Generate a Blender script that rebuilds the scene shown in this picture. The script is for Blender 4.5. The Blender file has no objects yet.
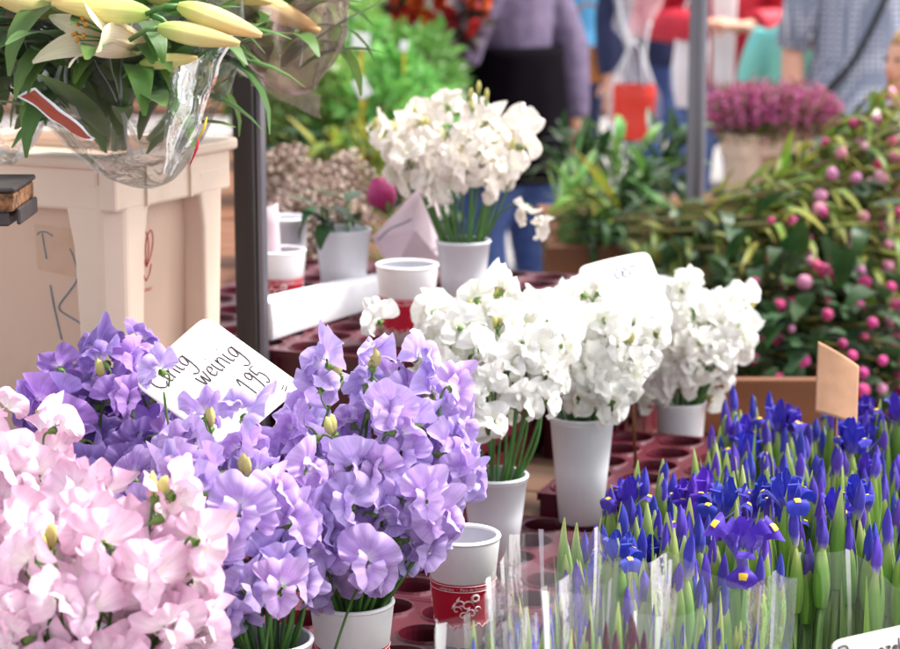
import bpy, math, random
from mathutils import Vector, Matrix, noise

V = Vector
R = math.radians
# ------------------------------------------------------------------ camera, sky, sun, exposure
scene = bpy.context.scene
COL = scene.collection
CAM = V((0, 0, 1.55)); PITCH = R(11.0); FPX = 2125.0
cd = bpy.data.cameras.new('camera'); cam = bpy.data.objects.new('camera', cd); COL.objects.link(cam)
cam.location = CAM; cam.rotation_euler = (R(90) - PITCH, 0, 0)
cd.sensor_width = 36.0; cd.lens = 36.0 * FPX / 900.0; cd.clip_start = 0.05; cd.clip_end = 400
cd.dof.use_dof = True; cd.dof.focus_distance = 1.90; cd.dof.aperture_fstop = 8.0
scene.camera = cam

world = bpy.data.worlds.new('World'); scene.world = world; world.use_nodes = True
wn = world.node_tree; wn.nodes.clear()
sky = wn.nodes.new('ShaderNodeTexSky'); sky.sky_type = 'NISHITA'; sky.sun_disc = False
SUN_EL, SUN_AZ = R(58), R(75)          # azimuth measured from +Y towards +X
sky.sun_elevation = SUN_EL; sky.sun_rotation = SUN_AZ; sky.air_density = 1.0; sky.dust_density = 3.0; sky.ozone_density = 1.0
hs = wn.nodes.new('ShaderNodeHueSaturation'); hs.inputs['Saturation'].default_value = 0.24
bg = wn.nodes.new('ShaderNodeBackground'); bg.inputs['Strength'].default_value = 0.125
wo = wn.nodes.new('ShaderNodeOutputWorld')
wn.links.new(sky.outputs[0], hs.inputs['Color']); wn.links.new(hs.outputs[0], bg.inputs['Color']); wn.links.new(bg.outputs[0], wo.inputs['Surface'])

sd = bpy.data.lights.new('sun', 'SUN'); sd.energy = 2.0; sd.angle = R(14); sd.color = (1.0, 0.98, 0.94)
sun = bpy.data.objects.new('sun', sd); COL.objects.link(sun)
sdir = V((math.sin(SUN_AZ) * math.cos(SUN_EL), math.cos(SUN_AZ) * math.cos(SUN_EL), math.sin(SUN_EL)))
sun.rotation_euler = sdir.to_track_quat('Z', 'Y').to_euler(); sun.location = sdir * 20

vs = scene.view_settings
vs.view_transform = 'Standard'; vs.look = 'None'; vs.gamma = 1.0; vs.exposure = 1.62; vs.use_curve_mapping = False
scene.render.engine = 'CYCLES'
scene.cycles.transparent_max_bounces = 16; scene.cycles.max_bounces = 7

# ------------------------------------------------------------------ helpers
FW = V((0, math.cos(PITCH), -math.sin(PITCH))); UP = V((0, math.sin(PITCH), math.cos(PITCH))); RT = V((1, 0, 0))
def P(px, py, d):
    """world point seen at photo pixel px,py at depth d metres along the view axis (used to survey the place)"""
    return CAM + d * (FW + RT * ((px - 450) / FPX) - UP * ((py - 324.5) / FPX))
def PZ(px, py, z):
    r = FW + RT * ((px - 450) / FPX) - UP * ((py - 324.5) / FPX)
    return CAM + r * ((z - CAM.z) / r.z)
ROT = R(20); SO = V((0, 2.2, 0)); _c, _s = math.cos(ROT), math.sin(ROT)
def S(a, b, z=0.0):                      # stall frame: the stall stands 20 degrees askew to the view
    return V((SO.x + a * _c + b * _s, SO.y - a * _s + b * _c, z))

class MB:
    def __init__(s): s.v = []; s.f = []; s.m = []; s.uv = []
    def add(s, vs_, fs, m=0, uv=None):
        o = len(s.v); s.v += [tuple(p) for p in vs_]; s.uv += (uv if uv else [(0.5, 0.5)] * len(vs_))
        for q in fs: s.f.append(tuple(i + o for i in q)); s.m.append(m)
    def grid(s, fn, nu, nv, m=0, wrap=False):
        vs_, uv, fs = [], [], []
        for j in range(nv + 1):
            for i in range(nu + (0 if wrap else 1)):
                u, w = i / nu, j / nv; vs_.append(fn(u, w)); uv.append((u, w))
        W = nu if wrap else nu + 1
        for j in range(nv):
            for i in range(nu):
                a = j * W + i; b = j * W + (i + 1) % W if wrap else j * W + i + 1
                fs.append((a, b, b + W, a + W))
        s.add(vs_, fs, m, uv)
    def rings(s, rs, m=0, cap=True):
        n = len(rs[0]); vs_ = [p for r in rs for p in r]; fs = []; uv = []
        for j in range(len(rs)):
            for i in range(n): uv.append((i / n, j / max(1, len(rs) - 1)))
        for j in range(len(rs) - 1):
            for i in range(n):
                k = (i + 1) % n; fs.append((j * n + i, j * n + k, (j + 1) * n + k, (j + 1) * n + i))
        if cap:
            fs.append(tuple(reversed(range(n)))); fs.append(tuple(range((len(rs) - 1) * n, len(rs) * n)))
        s.add(vs_, fs, m, uv)
    def tube(s, pts, r, n=6, m=0, cap=True, flat=1.0):
        pts = [V(p) for p in pts]; N = len(pts)
        rr = r if isinstance(r, (list, tuple)) else [r] * N
        t0 = (pts[1] - pts[0]).normalized(); ref = V((0, 0, 1)) if abs(t0.z) < 0.9 else V((1, 0, 0))
        x = t0.cross(ref).normalized(); rs = []
        for i in range(N):
            t = (pts[min(i + 1, N - 1)] - pts[max(i - 1, 0)]).normalized()
            x = (x - t * x.dot(t)).normalized(); y = t.cross(x)
            rs.append([pts[i] + (x * math.cos(2 * math.pi * k / n) + y * math.sin(2 * math.pi * k / n) * flat) * rr[i] for k in range(n)])
        s.rings(rs, m, cap)
    def lathe(s, prof, n=32, m=0, c=(0, 0, 0), cap=False):
        rs = [[V((c[0] + r * math.cos(2 * math.pi * k / n), c[1] + r * math.sin(2 * math.pi * k / n), c[2] + z)) for k in range(n)] for r, z in prof]
        s.rings(rs, m, cap)
    def box(s, c, d, m=0, M=None):
        x, y, z = d[0] / 2, d[1] / 2, d[2] / 2
        vs_ = [V((i, j, k)) for k in (-z, z) for j in (-y, y) for i in (-x, x)]
        if M: vs_ = [M @ p for p in vs_]
        vs_ = [p + V(c) for p in vs_]
        s.add(vs_, [(0, 2, 3, 1), (4, 5, 7, 6), (0, 1, 5, 4), (2, 6, 7, 3), (0, 4, 6, 2), (1, 3, 7, 5)], m)
    def mesh(s, name, mats, smooth=True):
        me = bpy.data.meshes.new(name); me.from_pydata(s.v, [], s.f)
        for mt in mats: me.materials.append(mt)
        me.polygons.foreach_set('material_index', s.m)
        me.polygons.foreach_set('use_smooth', [smooth] * len(s.f))
        ul = me.uv_layers.new(name='UVMap'); li = [0] * len(me.loops); me.loops.foreach_get('vertex_index', li)
        flat = []
        for i in li: flat += s.uv[i]
        ul.data.foreach_set('uv', flat); me.update()
        return me
    def build(s, name, mats, parent=None, M=None, smooth=True, bevel=0, solid=0, sub=0):
        if not isinstance(mats, (list, tuple)): mats = [mats]
        return link(name, s.mesh(name, mats, smooth), parent, M, bevel, solid, sub)

def link(name, me, parent=None, M=None, bevel=0, solid=0, sub=0):
    o = bpy.data.objects.new(name, me); COL.objects.link(o)
    if parent: o.parent = parent
    if M is not None: o.matrix_basis = M
    if solid: md = o.modifiers.new('s', 'SOLIDIFY'); md.thickness = solid; md.offset = 0
    if bevel: md = o.modifiers.new('b', 'BEVEL'); md.width = bevel; md.segments = 2; md.limit_method = 'ANGLE'; md.angle_limit = R(40)
    if sub: md = o.modifiers.new('u', 'SUBSURF'); md.levels = sub; md.render_levels = sub
    return o
def tag(o, label=None, cat=None, group=None, kind=None):
    if label: o['label'] = label
    if cat: o['category'] = cat
    if group: o['group'] = group
    if kind: o['kind'] = kind
    return o
def thing(name, label, cat, loc=(0, 0, 0), rz=0, group=None):
    o = bpy.data.objects.new(name, None); COL.objects.link(o); o.empty_display_size = 0.02
    o.location = loc; o.rotation_euler = (0, 0, rz)
    return tag(o, label, cat, group)
def frame(pos, y, up=V((0, 0, 1)), sc=1.0):
    y = V(y).normalized(); x = y.cross(V(up))
    if x.length < 1e-4: x = y.cross(V((1, 0, 0)))
    x.normalize(); z = x.cross(y)
    M = Matrix((x, y, z)).transposed().to_4x4() @ Matrix.Diagonal((sc, sc, sc, 1)); M.translation = V(pos); return M
def T(x, y, z): return Matrix.Translation((x, y, z))
def bez(p0, p1, p2, n=8):
    return [V(p0) * (1 - t) ** 2 + V(p1) * 2 * t * (1 - t) + V(p2) * t * t for t in [i / n for i in range(n + 1)]]
def spline(pts, k=4):
    pts = [V((p[0], p[1], p[2] if len(p) > 2 else 0)) for p in pts]
    if len(pts) < 3: return pts
    o = []
    for i in range(len(pts) - 1):
        a, b, c, d = pts[max(i - 1, 0)], pts[i], pts[i + 1], pts[min(i + 2, len(pts) - 1)]
        for j in range(k):
            t = j / k
            o.append(0.5 * ((2 * b) + (c - a) * t + (2 * a - 5 * b + 4 * c - d) * t * t + (3 * b - a - 3 * c + d) * t ** 3))
    o.append(pts[-1]); return o

# ------------------------------------------------------------------ materials
def lin(h):
    h = [c / 255 for c in h]
    return tuple(c / 12.92 if c <= 0.04045 else ((c + 0.055) / 1.055) ** 2.4 for c in h) + (1,)
def newmat(name):
    m = bpy.data.materials.new(name); m.use_nodes = True; nt = m.node_tree; nt.nodes.clear()
    out = nt.nodes.new('ShaderNodeOutputMaterial'); return m, nt, out
def plain(name, rgb, rough=0.6, var=0.12, scale=40, metal=0, spec=0.4, bump=0.0, stretch=(1, 1, 1), rgb2=None, randv=0.0, coat=0, transl=0):
    m, nt, out = newmat(name); N = nt.nodes; L = nt.links
    b = N.new('ShaderNodeBsdfPrincipled'); b.inputs['Roughness'].default_value = rough; b.inputs['Metallic'].default_value = metal
    b.inputs['Specular IOR Level'].default_value = spec; b.inputs['Coat Weight'].default_value = coat
    tc = N.new('ShaderNodeTexCoord'); mp = N.new('ShaderNodeMapping'); mp.inputs['Scale'].default_value = stretch
    nz = N.new('ShaderNodeTexNoise'); nz.inputs['Scale'].default_value = scale; nz.inputs['Detail'].default_value = 5
    L.new(tc.outputs['Object'], mp.inputs[0]); L.new(mp.outputs[0], nz.inputs['Vector'])
    rp = N.new('ShaderNodeValToRGB'); c = lin(rgb); c2 = lin(rgb2) if rgb2 else tuple(x * (1 - var * 2.2) for x in c[:3]) + (1,)
    c1 = c if rgb2 else tuple(min(1, x * (1 + var)) for x in c[:3]) + (1,)
    rp.color_ramp.elements[0].color = c2; rp.color_ramp.elements[0].position = 0.3; rp.color_ramp.elements[1].color = c1; rp.color_ramp.elements[1].position = 0.7
    L.new(nz.outputs['Fac'], rp.inputs[0]); col = rp.outputs[0]
    if randv:
        oi = N.new('ShaderNodeObjectInfo'); h = N.new('ShaderNodeHueSaturation')
        mr = N.new('ShaderNodeMapRange'); mr.inputs[3].default_value = 1 - randv; mr.inputs[4].default_value = 1 + randv * 0.6
        mh = N.new('ShaderNodeMapRange'); mh.inputs[3].default_value = 0.5 - randv * 0.08; mh.inputs[4].default_value = 0.5 + randv * 0.06
        L.new(oi.outputs['Random'], mr.inputs[0]); L.new(mr.outputs[0], h.inputs['Value']); L.new(oi.outputs['Random'], mh.inputs[0]); L.new(mh.outputs[0], h.inputs['Hue'])
        L.new(col, h.inputs['Color']); col = h.outputs[0]
    L.new(col, b.inputs['Base Color'])
    if bump:
        bp = N.new('ShaderNodeBump'); bp.inputs['Strength'].default_value = bump; bp.inputs['Distance'].default_value = 0.003
        L.new(nz.outputs['Fac'], bp.inputs['Height']); L.new(bp.outputs[0], b.inputs['Normal'])
    sh = b.outputs[0]
    if transl:
        t = N.new('ShaderNodeBsdfTranslucent'); L.new(col, t.inputs['Color']); mx = N.new('ShaderNodeMixShader'); mx.inputs[0].default_value = transl
        L.new(sh, mx.inputs[1]); L.new(t.outputs[0], mx.inputs[2]); sh = mx.outputs[0]
    L.new(sh, out.inputs['Surface']); return m
def petal(name, base, mid, edge, transl=0.35, vein=0.25, randv=0.12, hue=0.02, pos=(0.0, 0.35, 1.0), rough=0.55):
    """colour runs from the petal's claw (v=0) to its edge (v=1), fine veins run along it"""
    m, nt, out = newmat(name); N = nt.nodes; L = nt.links
    uv = N.new('ShaderNodeUVMap'); sp = N.new('ShaderNodeSeparateXYZ'); L.new(uv.outputs[0], sp.inputs[0])
    rp = N.new('ShaderNodeValToRGB'); e = rp.color_ramp.elements
    e[0].position = pos[0]; e[0].color = lin(base); e[1].position = pos[2]; e[1].color = lin(edge); k = e.new(pos[1]); k.color = lin(mid)
    L.new(sp.outputs['Y'], rp.inputs[0])
    mp = N.new('ShaderNodeMapping'); mp.inputs['Scale'].default_value = (26, 1.6, 1); L.new(uv.outputs[0], mp.inputs[0])
    nz = N.new('ShaderNodeTexNoise'); nz.inputs['Scale'].default_value = 1.0; nz.inputs['Detail'].default_value = 3; L.new(mp.outputs[0], nz.inputs['Vector'])
    mr = N.new('ShaderNodeMapRange'); mr.inputs[1].default_value = 0.35; mr.inputs[2].default_value = 0.65; mr.inputs[3].default_value = 1 - vein; mr.inputs[4].default_value = 1.05
    L.new(nz.outputs['Fac'], mr.inputs[0])
    oi = N.new('ShaderNodeObjectInfo')
    mv = N.new('ShaderNodeMapRange'); mv.inputs[3].default_value = 1 - randv; mv.inputs[4].default_value = 1 + randv; L.new(oi.outputs['Random'], mv.inputs[0])
    mu = N.new('ShaderNodeMath'); mu.operation = 'MULTIPLY'; L.new(mr.outputs[0], mu.inputs[0]); L.new(mv.outputs[0], mu.inputs[1])
    m7 = N.new('ShaderNodeMath'); m7.operation = 'MULTIPLY'; m7.inputs[1].default_value = 7.31; L.new(oi.outputs['Random'], m7.inputs[0])
    fr = N.new('ShaderNodeMath'); fr.operation = 'FRACT'; L.new(m7.outputs[0], fr.inputs[0])
    mh = N.new('ShaderNodeMapRange'); mh.inputs[3].default_value = 0.5 - hue; mh.inputs[4].default_value = 0.5 + hue; L.new(fr.outputs[0], mh.inputs[0])
    h = N.new('ShaderNodeHueSaturation'); L.new(rp.outputs[0], h.inputs['Color']); L.new(mu.outputs[0], h.inputs['Value']); L.new(mh.outputs[0], h.inputs['Hue'])
    b = N.new('ShaderNodeBsdfPrincipled'); b.inputs['Roughness'].default_value = rough; b.inputs['Specular IOR Level'].default_value = 0.25
    b.inputs['Sheen Weight'].default_value = 0.15
    bp = N.new('ShaderNodeBump'); bp.inputs['Strength'].default_value = 0.25; bp.inputs['Distance'].default_value = 0.0012
    L.new(nz.outputs['Fac'], bp.inputs['Height']); L.new(bp.outputs[0], b.inputs['Normal'])
    L.new(h.outputs[0], b.inputs['Base Color'])
    t = N.new('ShaderNodeBsdfTranslucent'); L.new(h.outputs[0], t.inputs['Color'])
    mx = N.new('ShaderNodeMixShader'); mx.inputs[0].default_value = transl; L.new(b.outputs[0], mx.inputs[1]); L.new(t.outputs[0], mx.inputs[2])
    L.new(mx.outputs[0], out.inputs['Surface']); return m
def film(name, tint=(1, 1, 1), gloss=0.16, veil=0.05, veilcol=(0.9, 0.9, 0.92), wr=0.3, ws=16):
    m, nt, out = newmat(name); N = nt.nodes; L = nt.links
    tr = N.new('ShaderNodeBsdfTransparent'); tr.inputs[0].default_value = tuple(tint) + (1,)
    gl = N.new('ShaderNodeBsdfGlossy'); gl.inputs['Roughness'].default_value = 0.07; gl.inputs[0].default_value = (1, 1, 1, 1)
    df = N.new('ShaderNodeBsdfTranslucent'); df.inputs[0].default_value = tuple(veilcol) + (1,)
    tc = N.new('ShaderNodeTexCoord'); nz = N.new('ShaderNodeTexNoise'); nz.inputs['Scale'].default_value = ws; nz.inputs['Detail'].default_value = 4; nz.inputs['Distortion'].default_value = 0.8
    L.new(tc.outputs['Object'], nz.inputs['Vector'])
    bp = N.new('ShaderNodeBump'); bp.inputs['Strength'].default_value = wr; bp.inputs['Distance'].default_value = 0.010; L.new(nz.outputs['Fac'], bp.inputs['Height'])
    L.new(bp.outputs[0], gl.inputs['Normal'])
    fr = N.new('ShaderNodeLayerWeight'); fr.inputs['Blend'].default_value = gloss; L.new(bp.outputs[0], fr.inputs['Normal'])
    m1 = N.new('ShaderNodeMixShader'); m1.inputs[0].default_value = veil; L.new(tr.outputs[0], m1.inputs[1]); L.new(df.outputs[0], m1.inputs[2])
    m2 = N.new('ShaderNodeMixShader'); hf = N.new('ShaderNodeMath'); hf.operation = 'MULTIPLY'; hf.inputs[1].default_value = 0.6; L.new(fr.outputs['Fresnel'], hf.inputs[0]); L.new(hf.outputs[0], m2.inputs[0]); L.new(m1.outputs[0], m2.inputs[1]); L.new(gl.outputs[0], m2.inputs[2])
    L.new(m2.outputs[0], out.inputs['Surface']); return m

M_ = {}
M_['purple'] = petal('sweet_pea_lavender', (234, 228, 238), (190, 158, 222), (210, 186, 237), 0.34, 0.18, 0.13, 0.024)
M_['violet'] = petal('sweet_pea_violet', (210, 190, 222), (162, 126, 206), (184, 150, 220), 0.36, 0.22, 0.15, 0.02)
M_['pink'] = petal('sweet_pea_blush', (246, 242, 236), (240, 216, 228), (228, 184, 209), 0.22, 0.12, 0.06, 0.012, pos=(0, .55, 1))
M_['white'] = petal('sweet_pea_white', (236, 238, 214), (243, 241, 234), (246, 244, 241), 0.28, 0.05, 0.03, 0.008)
M_['cream'] = petal('sweet_pea_cream', (236, 232, 206), (240, 235, 224), (242, 232, 224), 0.30, 0.06, 0.05, 0.012)
M_['keel'] = plain('keel_petal', (238, 232, 214), 0.6, 0.05, transl=0.3)
M_['budyel'] = plain('young_bud', (214, 208, 130), 0.6, 0.08, 60, transl=0.25)
M_['calyx'] = plain('calyx_green', (122, 158, 78), 0.5, 0.12, 120, transl=0.2, randv=0.2)
M_['stem'] = plain('stem_green', (74, 116, 52), 0.45, 0.15, 60, stretch=(1, 1, .1), randv=0.25)
M_['iris'] = petal('iris_blue', (130, 112, 205), (76, 50, 186), (66, 44, 182), 0.22, 0.30, 0.22, 0.02)
M_['iristip'] = petal('iris_bud_blue', (200, 198, 196), (96, 74, 196), (68, 52, 178), 0.18, 0.3, 0.25, 0.02, pos=(0, .3, 1))
M_['irisyel'] = plain('iris_signal_yellow', (238, 192, 50), 0.5, 0.08)
M_['maroonbud'] = petal('maroon_bud', (120, 60, 70), (104, 30, 62), (80, 20, 50), 0.15, 0.3, 0.2)
M_['spathe'] = petal('iris_spathe', (96, 142, 48), (118, 162, 64), (190, 200, 124), 0.25, 0.22, 0.15, 0.015, pos=(0, .6, 1))
M_['irisleaf'] = petal('iris_leaf', (150, 176, 100), (104, 148, 58), (128, 164, 88), 0.25, 0.25, 0.18, 0.015)
M_['irispale'] = petal('iris_leaf_pale', (128, 160, 96), (108, 144, 82), (160, 178, 130), 0.25, 0.25, 0.15, 0.015)
M_['orange_stem'] = petal('orange_stalk', (150, 130, 70), (196, 140, 70), (180, 110, 60), 0.25, 0.25, 0.15, 0.015)
M_['leafdark'] = petal('leaf_dark', (56, 88, 36), (34, 66, 24), (46, 80, 32), 0.15, 0.2, 0.25, 0.02, rough=0.38)
M_['leaf'] = petal('leaf_mid', (128, 156, 76), (92, 134, 56), (108, 150, 70), 0.25, 0.2, 0.3, 0.03, rough=0.4)
M_['leaflight'] = petal('leaf_light', (160, 196, 104), (128, 182, 84), (158, 204, 112), 0.4, 0.2, 0.25, 0.03)
M_['leafolive'] = petal('leaf_olive', (150, 140, 54), (116, 142, 46), (150, 146, 56), 0.3, 0.2, 0.35, 0.05, rough=0.4)
M_['peonystem'] = plain('peony_stem', (120, 88, 46), 0.5, 0.3, 30, rgb2=(92, 112, 44), randv=0.25)
M_['peony'] = petal('peony_magenta', (150, 40, 90), (206, 52, 118), (214, 78, 140), 0.15, 0.25, 0.22, 0.02)
M_['peonylight'] = petal('peony_light_pink', (190, 150, 110), (232, 132, 178), (240, 168, 200), 0.18, 0.2, 0.18, 0.025)
M_['lilyleaf'] = petal('lily_leaf', (96, 130, 58), (70, 110, 42), (88, 126, 54), 0.25, 0.2, 0.2, 0.02, rough=0.35)
M_['lily'] = petal('lily_bud_cream', (176, 196, 96), (230, 220, 146), (226, 192, 130), 0.25, 0.15, 0.08, 0.015)
M_['lilyin'] = petal('lily_inner', (228, 200, 130), (246, 226, 196), (250, 240, 206), 0.3, 0.15, 0.05, 0.01)
M_['anther'] = plain('anther', (196, 130, 40), 0.8)
M_['maroon'] = plain('maroon_plastic', (88, 20, 36), 0.34, 0.18, 9, spec=0.45, bump=0.05, rgb2=(66, 12, 26))
M_['paper'] = plain('white_cup_paper', (240, 236, 236), 0.5, 0.03, 30)
M_['red'] = plain('cup_red_print', (182, 18, 48), 0.45, 0.05, 20)
M_['print'] = plain('cup_white_print', (240, 214, 214), 0.5, 0.02)
M_['vase'] = plain('white_vase_plastic', (226, 226, 232), 0.32, 0.03, 15, spec=0.5)
M_['water'] = plain('cup_inside_shaded', (196, 194, 202), 0.4, 0.03)  # greyed to put interior shade into the cup colour; vase water shares it
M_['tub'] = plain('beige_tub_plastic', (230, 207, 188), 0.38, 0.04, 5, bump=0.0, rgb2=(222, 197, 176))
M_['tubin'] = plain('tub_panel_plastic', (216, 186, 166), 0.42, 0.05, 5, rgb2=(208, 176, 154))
def stained(m):
    nt = m.node_tree; N = nt.nodes; L = nt.links; b = [n for n in N if n.type == 'BSDF_PRINCIPLED'][0]; src = b.inputs['Base Color'].links[0].from_socket
    tc = N.new('ShaderNodeTexCoord'); n1 = N.new('ShaderNodeTexNoise'); n1.inputs['Scale'].default_value = 7; n1.inputs['Detail'].default_value = 9; n1.inputs['Roughness'].default_value = .7; mp = N.new('ShaderNodeMapping'); mp.inputs['Scale'].default_value = (1, 1, .8)
    L.new(tc.outputs['Object'], mp.inputs[0]); L.new(mp.outputs[0], n1.inputs['Vector']); rp = N.new('ShaderNodeValToRGB'); rp.color_ramp.elements[0].position = .52; rp.color_ramp.elements[1].position = .74; rp.color_ramp.elements[0].color = (0, 0, 0, 1); rp.color_ramp.elements[1].color = (.32, .32, .32, 1)
    L.new(n1.outputs['Fac'], rp.inputs[0]); mx = N.new('ShaderNodeMixRGB'); mx.inputs[2].default_value = lin((150, 116, 84)); L.new(rp.outputs[0], mx.inputs[0]); L.new(src, mx.inputs[1]); L.new(mx.outputs[0], b.inputs['Base Color'])
stained(M_['tub']); stained(M_['tubin'])
M_['tape'] = plain('old_tape_stain', (204, 170, 146), 0.5, 0.08, 30, rgb2=(194, 158, 132))
M_['redink'] = plain('red_ink', (196, 22, 40), 0.6, 0.05)
M_['blueink'] = plain('blue_ink', (86, 132, 158), 0.6, 0.15)
M_['ink'] = plain('brown_black_ink', (52, 32, 40), 0.6, 0.05)
M_['greyink'] = plain('grey_violet_ink', (74, 64, 110), 0.6, 0.05)
M_['card'] = plain('white_card', (246, 242, 236), 0.7, 0.03, 20, transl=0.15)
M_['kraft'] = plain('kraft_card', (178, 134, 104), 0.8, 0.08, 50)
M_['foam'] = plain('white_foam', (243, 241, 244), 0.75, 0.02, 60)
M_['pinkpaper'] = plain('pale_pink_wrapping_paper', (240, 220, 228), 0.8, 0.04, 20, transl=0.3)
M_['metaldark'] = plain('dark_steel', (66, 60, 60), 0.5, 0.2, 30, metal=0.3, stretch=(1, 1, .1))
M_['metal'] = plain('galvanised_pole', (122, 120, 130), 0.4, 0.12, 20, metal=0.7, stretch=(1, 1, .1))
M_['wood'] = plain('bench_wood', (122, 76, 48), 0.7, 0.25, 12, bump=0.2, stretch=(.15, 1, 1))
M_['wooddark'] = plain('old_table_wood', (92, 66, 50), 0.8, 0.3, 12, bump=0.2, stretch=(.15, 1, 1))
M_['cork'] = plain('weathered_chipboard', (128, 88, 58), 0.9, 0.4, 140, bump=0.5)
M_['film'] = film('cellophane', gloss=0.26, veil=0.045)
M_['shiny'] = film('shiny_cellophane', (0.98, 0.98, 0.98), 0.34, 0.10, (1, 1, 1), 0.35, 30)
M_['crinkle'] = film('crinkled_cellophane', (0.97, 0.96, 0.96), 0.26, 0.12, (0.95, 0.93, 0.94), 0.6, 55)
M_['filmpink'] = film('cellophane_pink_print', (0.97, 0.86, 0.86), 0.26, 0.22, (0.95, 0.66, 0.68), 0.7, 24)
M_['filmglint'] = film('cellophane_highlight', gloss=0.5, veil=0.42)  # whitish film for the painted highlight strips on the wraps
M_['label'] = plain('orange_sticker', (170, 70, 42), 0.3, 0.12, 25, rgb2=(120, 42, 28))
M_['labeledge'] = plain('sticker_white_border', (238, 238, 240), 0.4, 0.02)
print('materials ok')
# ------------------------------------------------------------------ setting: street
def paving():
    m, nt, out = newmat('street_paving'); N = nt.nodes; L = nt.links
    b = N.new('ShaderNodeBsdfPrincipled'); b.inputs['Roughness'].default_value = 0.8
    tc = N.new('ShaderNodeTexCoord'); br = N.new('ShaderNodeTexBrick'); br.inputs['Scale'].default_value = 4
    br.inputs['Color1'].default_value = lin((176, 170, 168)); br.inputs['Color2'].default_value = lin((160, 152, 150)); br.inputs['Mortar'].default_value = lin((120, 114, 110)); br.inputs['Mortar Size'].default_value = 0.012
    nz = N.new('ShaderNodeTexNoise'); nz.inputs['Scale'].default_value = 1.3; nz.inputs['Detail'].default_value = 8
    mx = N.new('ShaderNodeMixRGB'); mx.blend_type = 'MULTIPLY'; mx.inputs[0].default_value = 0.35
    L.new(tc.outputs['Object'], br.inputs['Vector']); L.new(tc.outputs['Object'], nz.inputs['Vector'])
    L.new(br.outputs['Color'], mx.inputs[1]); L.new(nz.outputs['Fac'], mx.inputs[2]); L.new(mx.outputs[0], b.inputs['Base Color']); L.new(b.outputs[0], out.inputs['Surface']); return m
g = MB(); g.add([(-120, -40, 0), (120, -40, 0), (120, 260, 0), (-120, 260, 0)], [(0, 1, 2, 3)])
tag(g.build('ground', paving()), kind='structure')

def table(name, label, c, size, top, rz, mat, th=0.035, legs=True, planks=4, group=None):
    t = thing(name, label, 'table', (c[0], c[1], 0), rz, group)
    w, d = size
    pw = d / planks
    for k in range(planks):
        b = MB(); b.box((0, 0, 0), (w, pw - 0.004, th)); b.build('plank', mat, t, T(0, -d / 2 + pw * (k + .5), top - th / 2), False, 0.003)
    for sx in (-1, 1):
        for sy in (-1, 1):
            b = MB(); b.box((0, 0, 0), (0.05, 0.05, top - th)); b.build('leg', mat, t, T(sx * (w / 2 - .04), sy * (d / 2 - .04), (top - th) / 2), False)
    return t
fc = S(-0.405, -0.28); table('stall_table', 'dark wooden stall table under the front maroon trays', fc, (1.11, 1.07), 0.80, -ROT, M_['wooddark'])
rc = S(-0.195, 0.43); table('stall_table', 'narrow wooden stall table under the raised maroon trays', rc, (1.51, 0.334), 0.825, -ROT, M_['wooddark'], planks=2)
rc2 = S(-0.47, 0.81); table('stall_table', 'wooden stall table behind the beige tub post', rc2, (0.98, 0.42), 0.825, -ROT, M_['wooddark'], planks=2)

# ------------------------------------------------------------------ maroon trays
def tray_mesh(nx=8, ny=5, pitch=0.066, r=0.0262, H=0.045):
    b = MB(); n = 24
    for i in range(nx):
        for j in range(ny):
            cx, cy = (i - (nx - 1) / 2) * pitch, (j - (ny - 1) / 2) * pitch; h = pitch / 2
            sq, cs = [], []
            for k in range(n):
                a = 2 * math.pi * (k + .5) / n; c, s_ = math.cos(a), math.sin(a); q = h / max(abs(c), abs(s_))
                # snap nearest to the corners
                sq.append(V((cx + max(-h, min(h, c * q)), cy + max(-h, min(h, s_ * q)), 0)))
            for cxx in range(4):
                kk = int((n / 8) + cxx * n / 4); sx, sy = [(1, 1), (-1, 1), (-1, -1), (1, -1)][cxx]
                sq[kk] = V((cx + sx * h, cy + sy * h, 0)); sq[kk - 1] = sq[kk] + V((0, 0, 0))
            def ring(rr, z): return [V((cx + rr * math.cos(2 * math.pi * (k + .5) / n), cy + rr * math.sin(2 * math.pi * (k + .5) / n), z)) for k in range(n)]
            b.rings([sq, ring(r + .0035, 0), ring(r + .002, .0022), ring(r, .0018), ring(r - .001, -.004), ring(r - .004, -H + .006), ring(r - .013, -H + .005)], 0, False)
    W, D = nx * pitch / 2, ny * pitch / 2
    for (x0, y0, x1, y1) in ((-W, -D, W, -D), (W, -D, W, D), (W, D, -W, D), (-W, D, -W, -D)):
        b.add([(x0, y0, 0), (x1, y1, 0), (x1, y1, -H), (x0, y0, -H)], [(0, 3, 2, 1)])
        b.box(((x0 + x1) / 2, (y0 + y1) / 2, -.004), (abs(x1 - x0) + .006, abs(y1 - y0) + .006, .009))
        n2 = 9
        for q in range(n2):
            t = (q + .5) / n2; b.box((x0 + (x1 - x0) * t, y0 + (y1 - y0) * t, -H / 2 - .004), (.008, .008, H - .01))
    me = b.mesh('tray', [M_['maroon']], False)
    return me
TR = tray_mesh()
TRAYS = [(-.125, .087, .845, 'maroon pot tray with round holes beneath the white cup of sweet peas'), (-.125, -.25, .845, 'maroon pot tray beneath the empty red and white cup'),
         (-.125, -.587, .845, 'maroon pot tray beneath the pale lavender sweet peas'), (-.662, .087, .845, 'maroon pot tray under the beige tub'),
         (-.662, -.25, .845, 'maroon pot tray beneath the deep violet sweet peas'), (-.662, -.587, .845, 'maroon pot tray beneath the blush pink sweet peas'),
         (.28, .435, .870, 'raised maroon pot tray at the foot of the small wooden stand'), (-.345, .475, 1.010, 'maroon pot tray on crates carrying the white foam bar'),
         (-.345, .81, 1.010, 'maroon pot tray on crates carrying the cream sweet peas')]
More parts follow.
